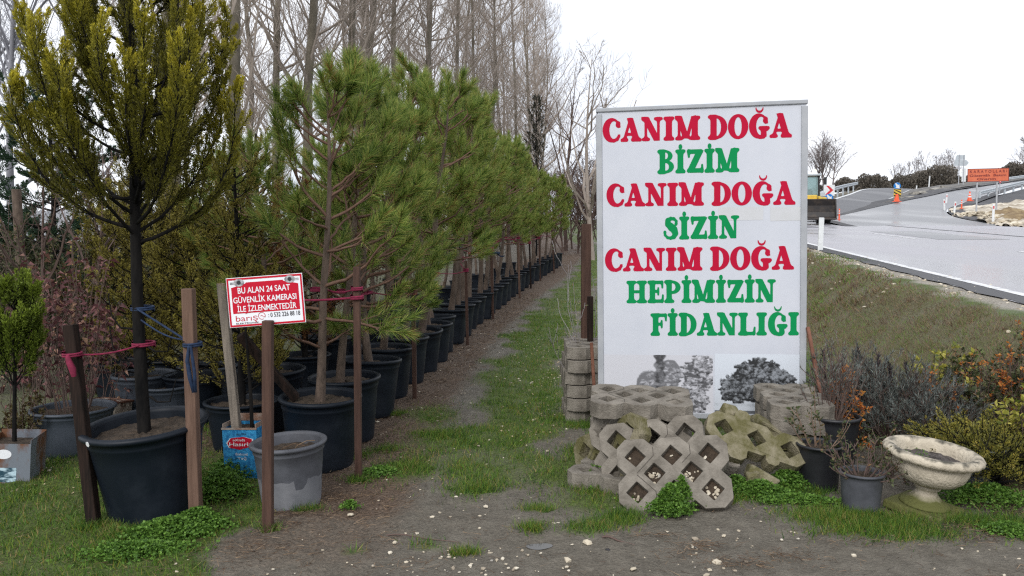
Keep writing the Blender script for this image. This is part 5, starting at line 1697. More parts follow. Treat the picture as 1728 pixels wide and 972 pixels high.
def board_row(s, pl, pr, cap, mat):
    (xa, za), (xb, zb) = on_board(*pl), on_board(*pr)
    ht = on_board(pl[0], pl[1] - cap)[1] - za
    nat, pen = 0., []
    for ch in s:
        if ch == ' ':
            nat += .36
            continue
        pen.append((ch, nat))
        nat += letter(ch)[1] + .02
    k = (xb - xa) / (nat - .02)
    g = G()
    for ch, x in pen:
        for v, t in letter(ch)[0]:
            u = xa + (x + v[:, 0]) * k
            w_ = za + (zb - za) * (u - xa) / (xb - xa) + v[:, 1] * ht
            g.add(np.stack([u, np.full(len(u), FR - .0016), w_], -1), t)
    return g.obj('lettering', mat, bb)
board_row('CANIM DO\u011eA', (1017, 239.5), (1336, 231), 38.5, 'red')
board_row('B\u0130Z\u0130M', (1109.5, 292.5), (1248, 289.5), 38.5, 'green')
board_row('CANIM DO\u011eA', (1023.5, 348), (1342, 344.5), 37, 'red')
board_row('S\u0130Z\u0130N', (1119, 404), (1247.5, 401.5), 37, 'green')
board_row('CANIM DO\u011eA', (1021, 457.5), (1339.5, 454), 37, 'red')
board_row('HEP\u0130M\u0130Z\u0130N', (1057.5, 511), (1309, 509.5), 36.5, 'green')
board_row('F\u0130DANLI\u011eI', (1098, 566), (1349, 565), 36.5, 'green')

# the two black and white snow photographs printed along the bottom
MAT['print'] = M_attr('black and white print', .4)
def photo(name, p, q, paint, n=210):
    a, b = on_board(*p), on_board(*q)
    rg = np.random.default_rng(5)
    m = int(n * (a[1] - b[1]) / (b[0] - a[0]))
    U, V = np.meshgrid(np.linspace(0, 1, n), np.linspace(1, 0, m))
    C = paint(U, V, rg)
    P = np.stack([a[0] + (b[0] - a[0]) * U, np.full_like(U, FR - .0012), b[1] + (a[1] - b[1]) * V], -1).reshape(-1, 3)
    i, j = np.meshgrid(np.arange(m - 1), np.arange(n - 1), indexing='ij')
    F = np.stack([i * n + j, (i + 1) * n + j, (i + 1) * n + j + 1, i * n + j + 1], -1).reshape(-1, 4)
    o = G().add(P, F).obj(name, 'print', bb)
    at_ = o.data.color_attributes.new('print', 'FLOAT_COLOR', 'POINT')
    at_.data.foreach_set('color', np.concatenate([C, np.ones_like(C[..., :1])], -1).astype(np.float32).ravel())
    return o
def crownmask(U, V, rg, lobes, edge=.10):
    nz = vnoise(U.shape, (7, 9), rg, 5, .6) - .5
    d = np.full(U.shape, 9.)
    for cx, cy, rx, ry in lobes:
        d = np.minimum(d, np.hypot((U - cx) / rx, (V - cy) / ry) - 1)
    return smooth((-d + nz * edge * 6) / .10 + .5)
def speckle(U, V, rg, lo, hi, layers=9, thr=.5):
    nz = vnoise(U.shape, (16, 22), rg, 4, .75)
    band = .5 + .5 * np.sin(V * layers * 2 * pi + 9 * vnoise(U.shape, (5, 6), rg, 3))
    k = np.clip((nz + .10 * band - thr + .10) / .46, 0, 1)
    return lo + (hi - lo) * k
def canopy(U, V, rg, out, lobes, n, size, lo, hi, snow=.5):
    """a crown drawn as many overlapping leaf masses, each snowy on top and dark underneath"""
    grain = vnoise(U.shape, (34, 44), rg, 3, .7)
    edge = vnoise(U.shape, (15, 20), rg, 4, .7) - .5
    P = []
    while len(P) < n:
        cx, cy, rx, ry = lobes[rg.integers(len(lobes))]
        a, r = rg.uniform(0, 2 * pi), np.sqrt(rg.random())
        P.append((cx + rx * r * cos(a), cy + ry * r * sin(a)))
    P.sort(key=lambda p: -p[1])
    for px_, py_ in P:
        rx, ry = size * rg.uniform(.7, 1.3), size * rg.uniform(.8, 1.35)
        d = np.hypot((U - px_) / rx, (V - py_) / ry) - 1 + edge * 2.2
        k = smooth(-d / .35)
        top = np.clip((V - py_) / ry * .5 + .5 + (grain - .5) * 1.1, 0, 1) ** (1 / snow)
        out = out * (1 - k) + k * (lo + (hi - lo) * top)
    return out
def paintA(U, V, rg):
    sky = .55 + .04 * (1 - V)
    out = np.full(U.shape, 1.) * sky
    out = canopy(U, V, rg, out, [(.33, .08, .1, .06)], 24, .03, .25, .5)
    for lb_, v_ in (([(.45, .42, .14, .34), (.60, .66, .11, .26)], .16), ([(.85, .60, .11, .34), (.82, .25, .11, .25)], .09)):
        k = crownmask(U, V, rg, lb_, .07)
        out = out * (1 - k) + k * v_
    out = canopy(U, V, rg, out, [(.45, .42, .10, .26), (.60, .66, .08, .2), (.58, .3, .08, .2)], 120, .035, .10, .46)
    out = canopy(U, V, rg, out, [(.84, .64, .15, .38), (.92, .85, .08, .14), (.80, .25, .15, .27)], 330, .035, .03, .54)
    k = smooth((.055 + .012 * np.sin(V * 40) - np.abs(U - .52)) / .02) * smooth((V - .2) / .05)
    out = out * (1 - k) + k * speckle(U, V, rg, .05, .25, 3, .55)
    k = smooth((.035 - V) / .02) + ((np.abs(U - .695) < .004) | (np.abs(U - .632) < .004)) * (V < .35) * (V > .1) + (np.abs(V - .36) < .006) * (U > .632) * (U < .70)
    out = np.where(k > .5, .25, out)
    return np.stack([out * .97, out * .98, out * 1.06], -1)
def paintB(U, V, rg):
    out = np.full(U.shape, .57) + .05 * V
    k = crownmask(U, V, rg, [(.52, .50, .38, .30), (.76, .50, .17, .20), (.28, .40, .19, .18), (.54, .74, .22, .15)], .09) * smooth((V - .15) / .05)
    out = out * (1 - k) + k * .018
    out = canopy(U, V, rg, out, [(.50, .48, .42, .27), (.52, .70, .28, .22), (.78, .52, .18, .22), (.27, .4, .2, .22)], 380, .038, .01, .26, .36)
    tr_ = (np.abs(U - .56) < .035) & (V < .24)
    out = np.where(tr_ & (V < .2), .03, out)
    out = np.where((V < .17) & (V > .12), .35 + .3 * vnoise(U.shape, (9, 30), rg, 3), out)
    out = np.where(V < .05, .12, out)
    return np.stack([out * .93, out * 1.0, out * 1.1], -1)
photo('photo_print', (1018, 598), (1203, 700), paintA)
photo('photo_print', (1206, 597), (1351, 700), paintB)

# rusty props beside it
for (p, q, Y0, Y1, lb) in (((1007, 716), (998, 578), 6.28, 6.33, 'rusty iron angle standing against the near edge of the billboard'), ((1384, 660), (1363, 552), 5.75, 6.0, 'rusty pipe leaning on the side edge of the billboard by the shrubs')):
    a, b = at(*p, Y0), at(*q, Y1)
    a[2] = min(a[2], float(tz(a[0], a[1]))) - .02 if p[0] < 1100 else a[2]
    if p[0] > 1100:
        d = (a - b) / (b[2] - a[2]); a = b + d * (b[2] - float(tz(a[0], a[1])))
    V, F = beam((0, 0, 0), b - a, .026)
    tag(bevel(G().add(V, F).obj('rusty_bar', 'rust', loc=a), .004, 1), lb, 'metal bar')
a = np.array(base(990, 7.1)); b = at(989, 378, 7.1)
stake(a, b, .085, 'wood', 'old square wooden post behind the near edge of the billboard')
a = np.array(base(998, 6.9)); b = at(996, 500, 6.9)
stake(a, b, .05, 'wooddark', 'short dark post close beside the old square post')
g1, g2 = shrub_data(140, 1.75, .55, 5, 60, (.02, .035), branch=3, t0=.4, wl=.6, base=.05)
plant('bare_sapling', 'nearly leafless sapling with arching shoots beside the old square post', 'sapling', base(1000, 7.0), (g1, g2), ('twigpale', 'shrubgreen'))

# ================================================================== CONCRETE GRASS PAVERS
MAT['groove'] = M('dirt in a joint', (.06, .052, .044), .95, .3, 30)
PA, PT = .213, .10                                    # pitch of the cells, thickness of a block
def paver_data(cells, solid=()):
    h = .006
    Xp, Yp = gridxy(-.5, .5, -.4, .4, h)
    S = np.full(Xp.shape, 9.)
    for cx, cy in cells:
        x, y = np.abs(Xp - cx), np.abs(Yp - cy)
        o_ = np.maximum((x + y - PA * .76) * .7071, np.maximum(x, y) - PA * .505)
        S = np.minimum(S, o_)
    for cx, cy, rr_ in solid:
        x, y = np.abs(Xp - cx), np.abs(Yp - cy)
        S = np.minimum(S, np.maximum((x + y - PA * rr_ * 1.5) * .7071, np.maximum(x, y) - PA * rr_))
    for cx, cy in cells:
        x, y = np.abs(Xp - cx), np.abs(Yp - cy)
        S = np.maximum(S, -((x + y - PA * .305) * .7071))
    g = G()
    for V, T, rings in fill(contours(S, -.5, -.4, h), .0035):
        n = len(V)
        g.add(np.concatenate([np.c_[V, np.full(n, PT)], np.c_[V, np.zeros(n)]]), np.concatenate([T, T[:, ::-1] + n]))
        Q = []
        for r in rings:
            r2 = np.roll(r, -1)
            Q.append(np.stack([r + n, r2 + n, r2, r], -1))
        # walls reuse the same corners
        g.f.append((np.concatenate(Q) + g.n - 2 * n, 0))
    if len(cells) == 8:                           # joints between the cells, filled with dirt
        for s in (-1, 1):
            for path in ([(-.5, .75), (-.5, .5), (-.98, .02)], [(-.98, -.02), (-.5, -.5), (-.5, -.75)], [(.5, .75), (.5, .5), (.26, .26)]):
                for a, b in zip(path[:-1], path[1:]):
                    a, b = np.array(a) * PA, np.array(b) * PA
                    d = nrm(b - a) * .0018
                    n_ = np.array((-d[1], d[0]))
                    q = np.array([a - n_, b - n_, b + n_, a + n_])
                    if s > 0:
                        g.add(np.c_[q, np.full(4, PT + .0012)], np.arange(4)[None], 1)
    me = g.data('paver', ['concrete', 'groove'])
    return me
FULL = [(-PA, PA / 2), (0, PA / 2), (PA, PA / 2), (-PA / 2, 0), (PA / 2, 0), (-PA, -PA / 2), (0, -PA / 2), (PA, -PA / 2)]
PAV = paver_data(FULL)
PAVM = PAV.copy(); PAVM.materials[0] = MAT['concretemoss']
BROKEN = paver_data([(-PA, 0), (0, 0), (PA, 0)], [(-PA * .5, PA * .55, .24), (PA * .55, -PA * .5, .2), (-PA * .5, -PA * .6, .3)])
BROKEN.materials[0] = MAT['concretemoss']
def paver(label, origin, xdir, ydir, group='concrete grass pavers', data=None, fill_dirt=False):
    x = nrm(np.array(xdir, float))
    z = nrm(np.cross(x, np.array(ydir, float)))
    y = np.cross(z, x)
    o = link('grass_paver', data or PAV)
    o.matrix_world = Matrix([[x[0], y[0], z[0], origin[0]], [x[1], y[1], z[1], origin[1]], [x[2], y[2], z[2], origin[2]], [0, 0, 0, 1]])
    b = o.modifiers.new('bevel', 'BEVEL'); b.width, b.segments, b.limit_method, b.angle_limit = .005, 2, 'ANGLE', R(30)
    tag(o, label, 'paving block', group)
    return o
def flat_paver(label, px, Y, z, yaw, up=0., **k):
    x = (px - 864) / FPX * Y
    a = R(yaw)
    return paver(label, (x, Y, z), (cos(a), sin(a), up * sin(a)), (-sin(a), cos(a), up * cos(a)), **k)
# end-on stack left of the billboard
zg = float(tz(.6, 6.6))
nm = ['lowest', 'second lowest', 'third lowest', 'fourth lowest', 'fifth lowest', 'topmost']
for i in range(6):
    flat_paver(f'{nm[i]} grey paver of the upright stack at the near edge of the billboard', 996 + rng.normal(0, 2), 6.80 + rng.normal(0, .015), zg - .01 + i * .108, 89 + rng.normal(0, 2), group='pavers of the upright stack')
# pile in front: flat layer carrying the top block
zg = float(tz(1.1, 5.2))
for i in range(4):
    flat_paver(f'{nm[i]} flat paver inside the heap, mostly hidden under the top block', 1082 + (-6, 4, 0, 3)[i], 5.2 + (0, .03, -.02, .01)[i], zg + i * .104, -5 + (3, -4, 2, 0)[i], group='flat pavers inside the heap')
flat_paver('flat grey paver lying on top of the front heap, all eight holes showing', 1083, 5.08, zg + .425, -7, up=.11)
flat_paver('low flat paver poking out of the heap behind the upright front one', 1040, 4.98, zg + .0, 62)
# leaning ones, the front one facing the viewer
def leaning(label, px, py, Y, roll, tilt, yaw, **k):
    """tilt: lean back from vertical; roll: turn in its own plane; yaw: turn about the vertical"""
    c_ = at(px, py, Y)
    ya, ti, ro = R(yaw), R(tilt), R(roll)
    ex = np.array((cos(ya), sin(ya), 0))
    back = np.array((-sin(ya), cos(ya), 0))
    ey = np.array((0, 0, 1)) * cos(ti) + back * sin(ti)
    x = ex * cos(ro) + ey * sin(ro)
    y = -ex * sin(ro) + ey * cos(ro)
    return paver(label, c_, x, y, **k)
leaning('upright front paver leaning toward the heap, pebbles in its holes', 1137, 806, 4.56, 7, 34, -14)
leaning('second leaning paver, right behind the upright front one', 1105, 772, 4.80, 12, 30, -22)
leaning('third leaning paver, deepest of the ones leaning in the heap', 1088, 752, 4.95, 20, 28, -26)
leaning('yellow stained paver standing on edge at the side of the heap', 1045, 775, 4.98, 30, 14, -58, data=PAVM)
leaning('mossy broken paver propped diagonally between the heap and the low stack', 1268, 752, 4.95, -24, 42, 8, data=BROKEN)
# right-hand stack
zg = float(tz(2.0, 5.45))
for i in range(4):
    flat_paver(f'{nm[i] if i < 3 else "topmost"} paver of the low stack by the shrubs', 1342 + (3, -3, 3, 0)[i], 5.55 + (.0, .02, -.02, 0)[i], zg + .0 + i * .112, (80, 90, 84, 85)[i], up=.0 if i < 3 else .06, group='pavers of the low stack', data=PAVM if i < 2 else None)
def chunk(label, px, py, Y, s, seed, mat='concretemoss'):
    rg = np.random.default_rng(seed)
    V, F = box((0, 0, 0), s)
    V = V * (1 + rg.normal(0, .18, V.shape))
    a = rg.uniform(-.6, .6, 3)
    V = V @ np.array(Matrix.Rotation(a[0], 3, 'X') @ Matrix.Rotation(a[1], 3, 'Y') @ Matrix.Rotation(a[2], 3, 'Z')).T
    o = G().add(V, F).obj('concrete_chunk', mat, loc=at(px, py, Y))
    bevel(o, .014, 2)
    tag(o, label, 'concrete piece', 'broken concrete pieces')
chunk('broken concrete lump balanced on the mossy paver before the tree print', 1232, 697, 5.05, (.11, .09, .07), 1)
chunk('mossy lump on the ground below the broken paver', 1285, 806, 4.75, (.2, .12, .08), 2)
chunk('rounded concrete lump between the front paver and the mossy one', 1232, 785, 4.85, (.1, .1, .1), 3, 'concrete')
chunk('small pointed concrete piece standing below the broken paver', 1268, 815, 4.7, (.07, .07, .14), 4)
chunk('flat concrete fragment under the low stack', 1300, 722, 5.3, (.22, .14, .07), 5, 'concretemoss')
# dirt and pebbles caught in the holes of the front paver
fr = [o for o in COL.objects if o.get('label', '').startswith('upright front paver')][0]
fm = np.array(fr.matrix_world)
g = G()
for cx, cy in FULL:
    q = PA * .305
    V = np.array([[cx - q, cy, .052], [cx, cy - q, .052], [cx + q, cy, .052], [cx, cy + q, .052]])
    g.add(V, np.arange(4)[None])
dirt = g.obj('soil', 'soil', fr)
pts = []
for k, (cx, cy) in enumerate(FULL):
    n = [1, 1, 1, 14, 14, 6, 8, 16][k]
    q = rng.uniform(-.5, .5, (n, 2)) * PA * .34
    pts.append(np.c_[cx + q[:, 0], cy + q[:, 1] - .012, np.full(n, .056)])
pts = np.concatenate(pts)
gv_ = setting(pebble_mesh('gravel', pts, rng.uniform(.006, .013, len(pts))), 'stuff')
gv_.parent = fr

MAT['twigtan'] = M('tan dry stems', (.13, .085, .06), .9, .3, 3, col2=(.24, .17, .125))
# ================================================================== POTS, URN AND SHRUBS ON THE RIGHT
def rpot(name, label, cat, px, py, rim, h, mat, data=None, mats=None, sc=1., rot=(0, 0, 0), **k):
    c = gnd(px, py)
    y = c[1] + rim * .8
    t = thing(name, label, cat, (c[0] * y / c[1], y, float(tz(c[0], y)) - .015), rot)
    put_pot(t, rim=rim, foot=rim * .77, h=h, lip=k.get('lip', .012), soil=.04, n=40, mat=mat, rings=False)
    if data:
        for d_, nm_, mt in zip(data, ('stems', 'leaves'), mats):
            d_.obj(nm_, mt, t, loc=(0, 0, h - .05))
    return t
rpot('potted_plant', 'black pot with dry upright stems, beside the mossy pavers', 'potted plant', 1381, 830, .145, .29, 'potblack', shrub_data(151, .42, .18, 9, 300, (.018, .035), t0=.1, branch=2, base=.06), ('twigtan', 'shrubgreen'))
rpot('potted_plant', 'bigger black pot behind the one with dry stems, holding grey lavender', 'potted plant', 1403, 795, .185, .36, 'potblack', shrub_data(152, .55, .2, 30, 1500, (.02, .04), t0=.25, branch=3, spike=True, wl=.1), ('twigbrown', 'lav'))
t = rpot('potted_plant', 'small slate grey pot with a low shrub, nearest to the urn', 'potted plant', 1452, 868, .128, .235, 'potgrey', shrub_data(153, .26, .24, 24, 420, (.016, .03), t0=.2, branch=3, base=.05), ('twigbrown', 'shrubgreen'))
rpot('plant_pot', 'blue grey pot in the shade behind the urn, under the juniper', 'pot', 1650, 825, .16, .25, 'potblue')

c = gnd(1572, 876)
uy = c[1] + .15
un = thing('garden_urn', 'weathered cream stone urn on a mossy foot, tilted and filled with soil', 'urn', ((1573 - 864) / FPX * uy, uy, float(tz(2.3, uy)) - .01), (R(4), R(5), 0))
un.scale = (.89, .89, .95)
def stone_mat():
    m = M('weathered cream stone', (.38, .335, .26), .85, .2, 7, col2=(.52, .465, .37), bump=.5, bscale=50)
    t, b = m.node_tree, m.node_tree.nodes['Principled BSDF']
    l = t.links.new
    src = b.inputs['Base Color'].links[0].from_socket
    tc = t.nodes.new('ShaderNodeTexCoord')
    sp = t.nodes.new('ShaderNodeSeparateXYZ')
    l(tc.outputs['Object'], sp.inputs[0])
    def band(z0, z1):
        r = t.nodes.new('ShaderNodeMapRange')
        r.inputs['From Min'].default_value, r.inputs['From Max'].default_value = z0, z1
        l(sp.outputs['Z'], r.inputs['Value'])
        return r.outputs[0]
    def noise(sc):
        n = t.nodes.new('ShaderNodeTexNoise')
        n.inputs['Scale'].default_value, n.inputs['Detail'].default_value = sc, 8
        l(tc.outputs['Object'], n.inputs['Vector'])
        return n.outputs['Fac']
    def comb(a, n, lo, hi):
        x = t.nodes.new('ShaderNodeMath'); x.operation = 'ADD'
        l(a, x.inputs[0]); l(n, x.inputs[1])
        r = t.nodes.new('ShaderNodeMapRange')
        r.inputs['From Min'].default_value, r.inputs['From Max'].default_value = lo, hi
        l(x.outputs[0], r.inputs['Value'])
        return r.outputs[0]
    def mix(f, a, c_):
        x = t.nodes.new('ShaderNodeMix'); x.data_type = 'RGBA'
        l(f, x.inputs[0]); l(a, x.inputs[6]); x.inputs[7].default_value = rgba(c_)
        return x.outputs[2]
    c1 = mix(comb(band(.315, .40), noise(16), 1.30, 1.52), src, (.07, .066, .052))         # black lichen on the rim
    c2 = mix(comb(band(.17, .08), noise(9), .95, 1.35), c1, (.10, .105, .03))              # green moss on the foot
    l(c2, b.inputs['Base Color'])
    return m
MAT['urn'] = stone_mat()
pr = [(.02, .168), (.075, .17), (.085, .178), (.11, .185), (.165, .205), (.205, .24), (.222, .28), (.224, .31), (.218, .325), (.235, .332), (.268, .342), (.288, .356), (.291, .372), (.282, .386), (.262, .395), (.235, .393), (.215, .378), (.203, .355), (.196, .325), (.19, .30)]
V, F = lathe(pr, 96)
a_ = np.arctan2(V[:, 1], V[:, 0])
r_ = np.hypot(V[:, 0], V[:, 1])
lob = np.where((V[:, 2] > .172) & (V[:, 2] < .318) & (r_ > .1), 1 + .022 * np.abs(np.cos(a_ * 7)) - .012, 1)
egg = np.where((V[:, 2] > .338) & (V[:, 2] < .384) & (r_ > .25), 1 + .012 * np.cos(a_ * 26), 1)
V[:, :2] *= (lob * egg)[:, None]
G().add(V, F).obj('bowl', 'urn', un, True)
pr = [(.07, .172), (.078, .165), (.078, .155), (.062, .148), (.06, .135), (.072, .115), (.1, .09), (.135, .072), (.15, .062), (.15, .05), (.02, .048)]
V, F = lathe(pr, 48)
fo = G().add(V, F)
fo.obj('pedestal', 'urn', un, True)
bevel(G().addl(box((0, 0, .025), (.36, .36, .052), ('Z', R(38)))).obj('plinth', 'urn', un), .012, 2)
a_ = np.arange(40) * 2 * pi / 40
rs = np.linspace(.001, .197, 8)
zz = .322 + rng.normal(0, .005, (8, 40)) + .012 * (1 - (rs / .2)[:, None])
V = np.stack([rs[:, None] * np.cos(a_), rs[:, None] * np.sin(a_), zz], -1).reshape(-1, 3)
i, j = np.meshgrid(np.arange(7), np.arange(40), indexing='ij')
MAT['soilgrey'] = M('grey damp soil', (.045, .038, .035), .9, .4, 40, bump=.8, bscale=70, col2=(.11, .095, .088))
G().add(V, np.stack([i * 40 + j, (i + 1) * 40 + j, (i + 1) * 40 + (j + 1) % 40, i * 40 + (j + 1) % 40], -1).reshape(-1, 4)).obj('soil', 'soilgrey', un, True)
n = 90
az, rr = rng.uniform(1.4, 4.4, n), .19 * np.sqrt(rng.random(n))
V, F = leaves(np.stack([rr * np.cos(az), rr * np.sin(az), np.full(n, .332)], -1), polar(rng.uniform(0, 6.28, n), rng.uniform(.2, 1.2, n)), .016, .01, rng)
setting(G().add(V, F).obj('seedlings', 'clover', un), 'stuff')

RS = [('lavender_shrub', 'tall ragged grey lavender behind the low paver stack', 1440, 5.95, .78, .38, 'lav', dict(ns=60, nl=11000, leaf=(.025, .05), t0=.4, branch=5, up=.1, spike=True, wl=.09)),
      ('lavender_shrub', 'broad dark lavender mound behind the small grey pot', 1520, 5.75, .72, .46, 'lav', dict(ns=80, nl=15000, leaf=(.025, .05), t0=.4, branch=5, up=.1, spike=True, wl=.09)),
      ('lavender_shrub', 'grey lavender behind the rim of the urn', 1590, 5.6, .6, .36, 'lav', dict(ns=60, nl=10000, leaf=(.025, .05), t0=.4, branch=5, up=.1, spike=True, wl=.09)),
      ('flowering_shrub', 'small orange leaved shrub at the foot of the rusty pipe', 1428, 5.42, .66, .16, 'orange', dict(ns=14, nl=900, leaf=(.02, .036), t0=.72, branch=4)),
      ('flowering_shrub', 'rusty orange shrub behind the broad lavender mound', 1590, 5.7, .66, .22, 'orange', dict(ns=16, nl=520, leaf=(.018, .034), t0=.78, branch=3)),
      ('variegated_shrub', 'yellow leaved euonymus above the urn', 1604, 5.8, .80, .2, 'yellow', dict(ns=14, nl=620, leaf=(.03, .055), t0=.74, branch=3)),
      ('flowering_shrub', 'bright orange tipped shrub between the euonymus and the edge of the photo', 1672, 5.6, .76, .16, 'orange', dict(ns=14, nl=480, leaf=(.018, .034), t0=.78, branch=3)),
      ('green_shrub', 'dull green shrub with mixed leaves behind the golden juniper', 1668, 5.75, .64, .42, 'shrubgreen', dict(ns=40, nl=3600, leaf=(.02, .04), t0=.25, branch=4)),
      ('green_shrub', 'straggly low green shrub between the lavender mound and the urn', 1520, 5.05, .36, .3, 'shrubgreen', dict(ns=26, nl=1000, leaf=(.016, .032), t0=.25, branch=3)),
      ('green_shrub', 'dull green shrub cut by the edge of the photo', 1760, 5.6, .66, .4, 'shrubgreen', dict(ns=36, nl=3000, leaf=(.02, .04), t0=.25, branch=4)),
      ('variegated_shrub', 'yellow green shrub at the edge of the photo above the juniper', 1722, 5.05, .56, .16, 'yellow', dict(ns=14, nl=420, leaf=(.03, .05), t0=.5, branch=3)),
      ('flowering_shrub', 'orange leaved shrub half hidden at the edge of the photo', 1738, 5.5, .78, .14, 'orange', dict(ns=12, nl=360, leaf=(.018, .034), t0=.75, branch=3))]
for i, (nm_, lb, px, Y, H, W, mt, kw) in enumerate(RS):
    b_ = base(px, Y)
    plant(nm_, lb, 'shrub', b_, shrub_data(200 + i, H, W, **kw), ('twigbrown', mt), parts=('stems', 'leaves'))
# spent dark flower heads standing out of the lavender
for i, (px, py, Y) in enumerate([(1388, 592, 5.9), (1420, 607, 5.9), (1447, 588, 5.95), (1481, 600, 5.9), (1500, 613, 5.8), (1528, 612, 5.8), (1545, 635, 5.7), (1405, 620, 5.8), (1465, 622, 5.85)]):
    top = at(px, py, Y)
    b_ = np.array((top[0] + .04, Y + .02, float(tz(top[0], Y))))
    t = thing('lavender_stalk', 'dark spent lavender stalk with a bushy head above the grey lavender', 'plant', b_, group='spent lavender stalks')
    v = top - b_
    P = np.stack([v * k + np.array([.02 * sin(3 * k), 0, 0]) for k in np.linspace(0, 1, 7)])
    G().add(*tubes(P, np.linspace(.005, .003, 7), 4)).obj('stem', 'twigbrown', t)
    n = 150
    o, T = sample(np.repeat(P[None, 4:], n, 0), rng.random(n))
    V, F = spikes(o, nrm(T + .8 * sph(rng, n)), rng.uniform(.03, .06, n), .006, rng)
    G().add(V, F).obj('head', 'lavdark', t)
def spreading(seed, H, W, nb):
    return plume_data(seed, H * .5, .04, H * .45, nb, .008, .55, .25, (W, W, W * .8, W * .5), sub=.04, sublen=(.08, .17), sprays=46, leaf=(.012, .024), width=.006, wob=.09, trunk=.02, gap0=.2, subang=(.4, .9))
plant('golden_juniper', 'spreading golden juniper at the edge of the photo behind the urn', 'shrub', base(1700, 4.72), spreading(161, .55, .5, 44), ('barkdark', 'juniper'), parts=('stems', 'foliage'))
plant('golden_juniper', 'smaller golden juniper tuft just above the urn rim', 'shrub', base(1665, 5.1), spreading(162, .6, .38, 30), ('barkdark', 'juniper'), parts=('stems', 'foliage'))
# ================================================================== ROADSIDE IN THE DISTANCE
def zroad_at(px, Y):
    x = (px - 864) / FPX * Y
    return np.array((x, Y, float(road_z(x, Y))))
def foot(px, py, Y):
    return at(px, py, Y)
# white delineator posts
def delineator(label, p, h, lean=0., reflect=True):
    t = thing('road_marker_post', label, 'marker post', p, (0, R(lean), R(-8)), 'white roadside marker posts')
    bevel(G().addl(box((0, 0, h / 2), (.12, .04, h))).obj('post', 'paintwhite', t), .01, 2)
    if reflect:
        G().addl(box((0, -.023, h - .17), (.06, .008, .14))).obj('reflector', 'paintred', t)
delineator('plain white marker post on the verge right beside the billboard', np.array((*(at(1384, 425, 19)[:2]), float(tz(*at(1384, 425, 19)[:2])) - .03)), .82, 1, False)
delineator('white red marked post standing alone on the near edge of the gravel island', foot(1675.5, 379, 40.5), 1.05)
delineator('white red marked post leaning right on the bend, nearer of a close pair', foot(1609, 367, 49), .98, 5)
delineator('white red marked post upright on the bend, beside the leaning one', foot(1594, 361, 53), .98, -4)
delineator('white red marked post behind the pair on the bend, partly hidden', foot(1596.5, 345, 61), .8, 3)
# red flexible posts
for px, py, Y, h, lb in ((1416, 371, 47.5, .66, 'thin red flexible post beside the bucket of the loader'), (1622.5, 352.5, 54, .62, 'thin orange flexible post near the traffic cone')):
    t = thing('flexible_post', lb, 'marker post', foot(px, py, Y), group='red flexible posts')
    V, F = lathe([(.001, 0), (.12, 0), (.12, .03), (.045, .05), (.04, h), (.001, h + .01)], 14)
    G().add(V, F).obj('post', 'orangepl', t, True)
    for z in (.6, .8):
        G().add(*lathe([(.0425, h * z - .03), (.0425, h * z + .03)], 14)).obj('reflective_band', 'paintwhite', t)
# traffic cone
def cone(name, label, p, s=1., mat='orangepl'):
    t = thing(name, label, 'traffic cone', p)
    G().addl(box((0, 0, .02), (.42, .42, .04))).obj('base', mat, t)
    G().add(*lathe([(.17, .04), (.035, .72), (.001, .725)], 20)).obj('body', mat, t, True)
    for z0, z1 in ((.28, .38), (.48, .56)):
        f = lambda z: .17 - (z - .04) / .68 * .135 + .003
        G().add(*lathe([(f(z0), z0), (f(z1), z1)], 20)).obj('reflective_band', 'paintwhite', t, True)
    t.scale = (s,) * 3
    return t
cone('traffic_cone', 'orange cone with white bands beside the orange sign', foot(1636, 339.5, 60), 1.02)

# orange road works board on two posts
c = foot(1666, 354, 49.5)
t = thing('roadworks_sign', 'faded orange works board on two posts standing on the gravel island', 'sign', c, (0, R(-1), R(-6)))
G().addl(box((0, 0, 2.16), (2.42, .04, .80))).obj('board', 'orangesign', t)
g = G()
for q in (((0, -.024, 2.55), (2.44, .012, .03)), ((0, -.024, 1.77), (2.44, .012, .03)), ((-1.205, -.024, 2.16), (.03, .012, .75)), ((1.205, -.024, 2.16), (.03, .012, .75))):
    g.addl(box(*q))
g.obj('border', 'maroon', t)
words(t, 'lettering', 'maroon', [('K A R A Y O L L A R I', -1.08, 1.10, 2.30, .24), ('G\u00fczerg\u00e2h  Bak\u0131m', -1.1, 1.06, 2.07, .2), ('Onar\u0131m', -.66, .46, 1.85, .2)], .026, .02)
for sx in (-.62, .56):
    G().addl(box((sx, .05, .95), (.08, .06, 2.6))).obj('post', 'alu', t)
# keep right disc with striped board on an orange foot
c = foot(1513, 341, 62)
t = thing('keep_right_sign', 'blue arrow disc above a yellow black striped board where the ramps part', 'sign', c, (0, 0, R(-5)))
G().add(*lathe([(.36, 0), (.34, .06), (.2, .1), (.12, .5), (.1, .62), (.001, .63)], 18)).obj('foot', 'orangepl', t, True)
G().addl(box((0, .03, .9), (.05, .05, 1.3))).obj('post', 'alu', t)
G().addl(box((.03, -.02, .72), (.56, .02, .62))).obj('striped_board', 'yellowp', t)
g = G()
for k in range(-1, 3):
    z = .41 + k * .26
    zz_ = np.clip(np.array([z + .30, z + .42, z + .12, z]), .42, 1.02)
    g.addl(flat([(-.24, zz_[0]), (-.24, zz_[1]), (.30, zz_[2]), (.30, zz_[3])], [[3, 2, 1, 0]], .0315))
g.obj('black_stripe', 'black', t)
def disc(t, r, z, y=0.):
    G().add(*cyl((0, y, z), r, .02, 'y', 28)).obj('disc', 'blue', t)
    A = np.array([[-.16, .17], [-.10, .23], [.07, .06], [.15, .14], [.19, -.19], [-.14, -.15], [-.06, -.07]]) * r / .27
    v = A.copy(); v[:, 1] += z
    G().addl(flat(v, [[6, 5, 4, 3, 2, 1, 0]], .0115 - y)).obj('arrow', 'paintwhite', t)
disc(t, .27, 1.25, -.01)
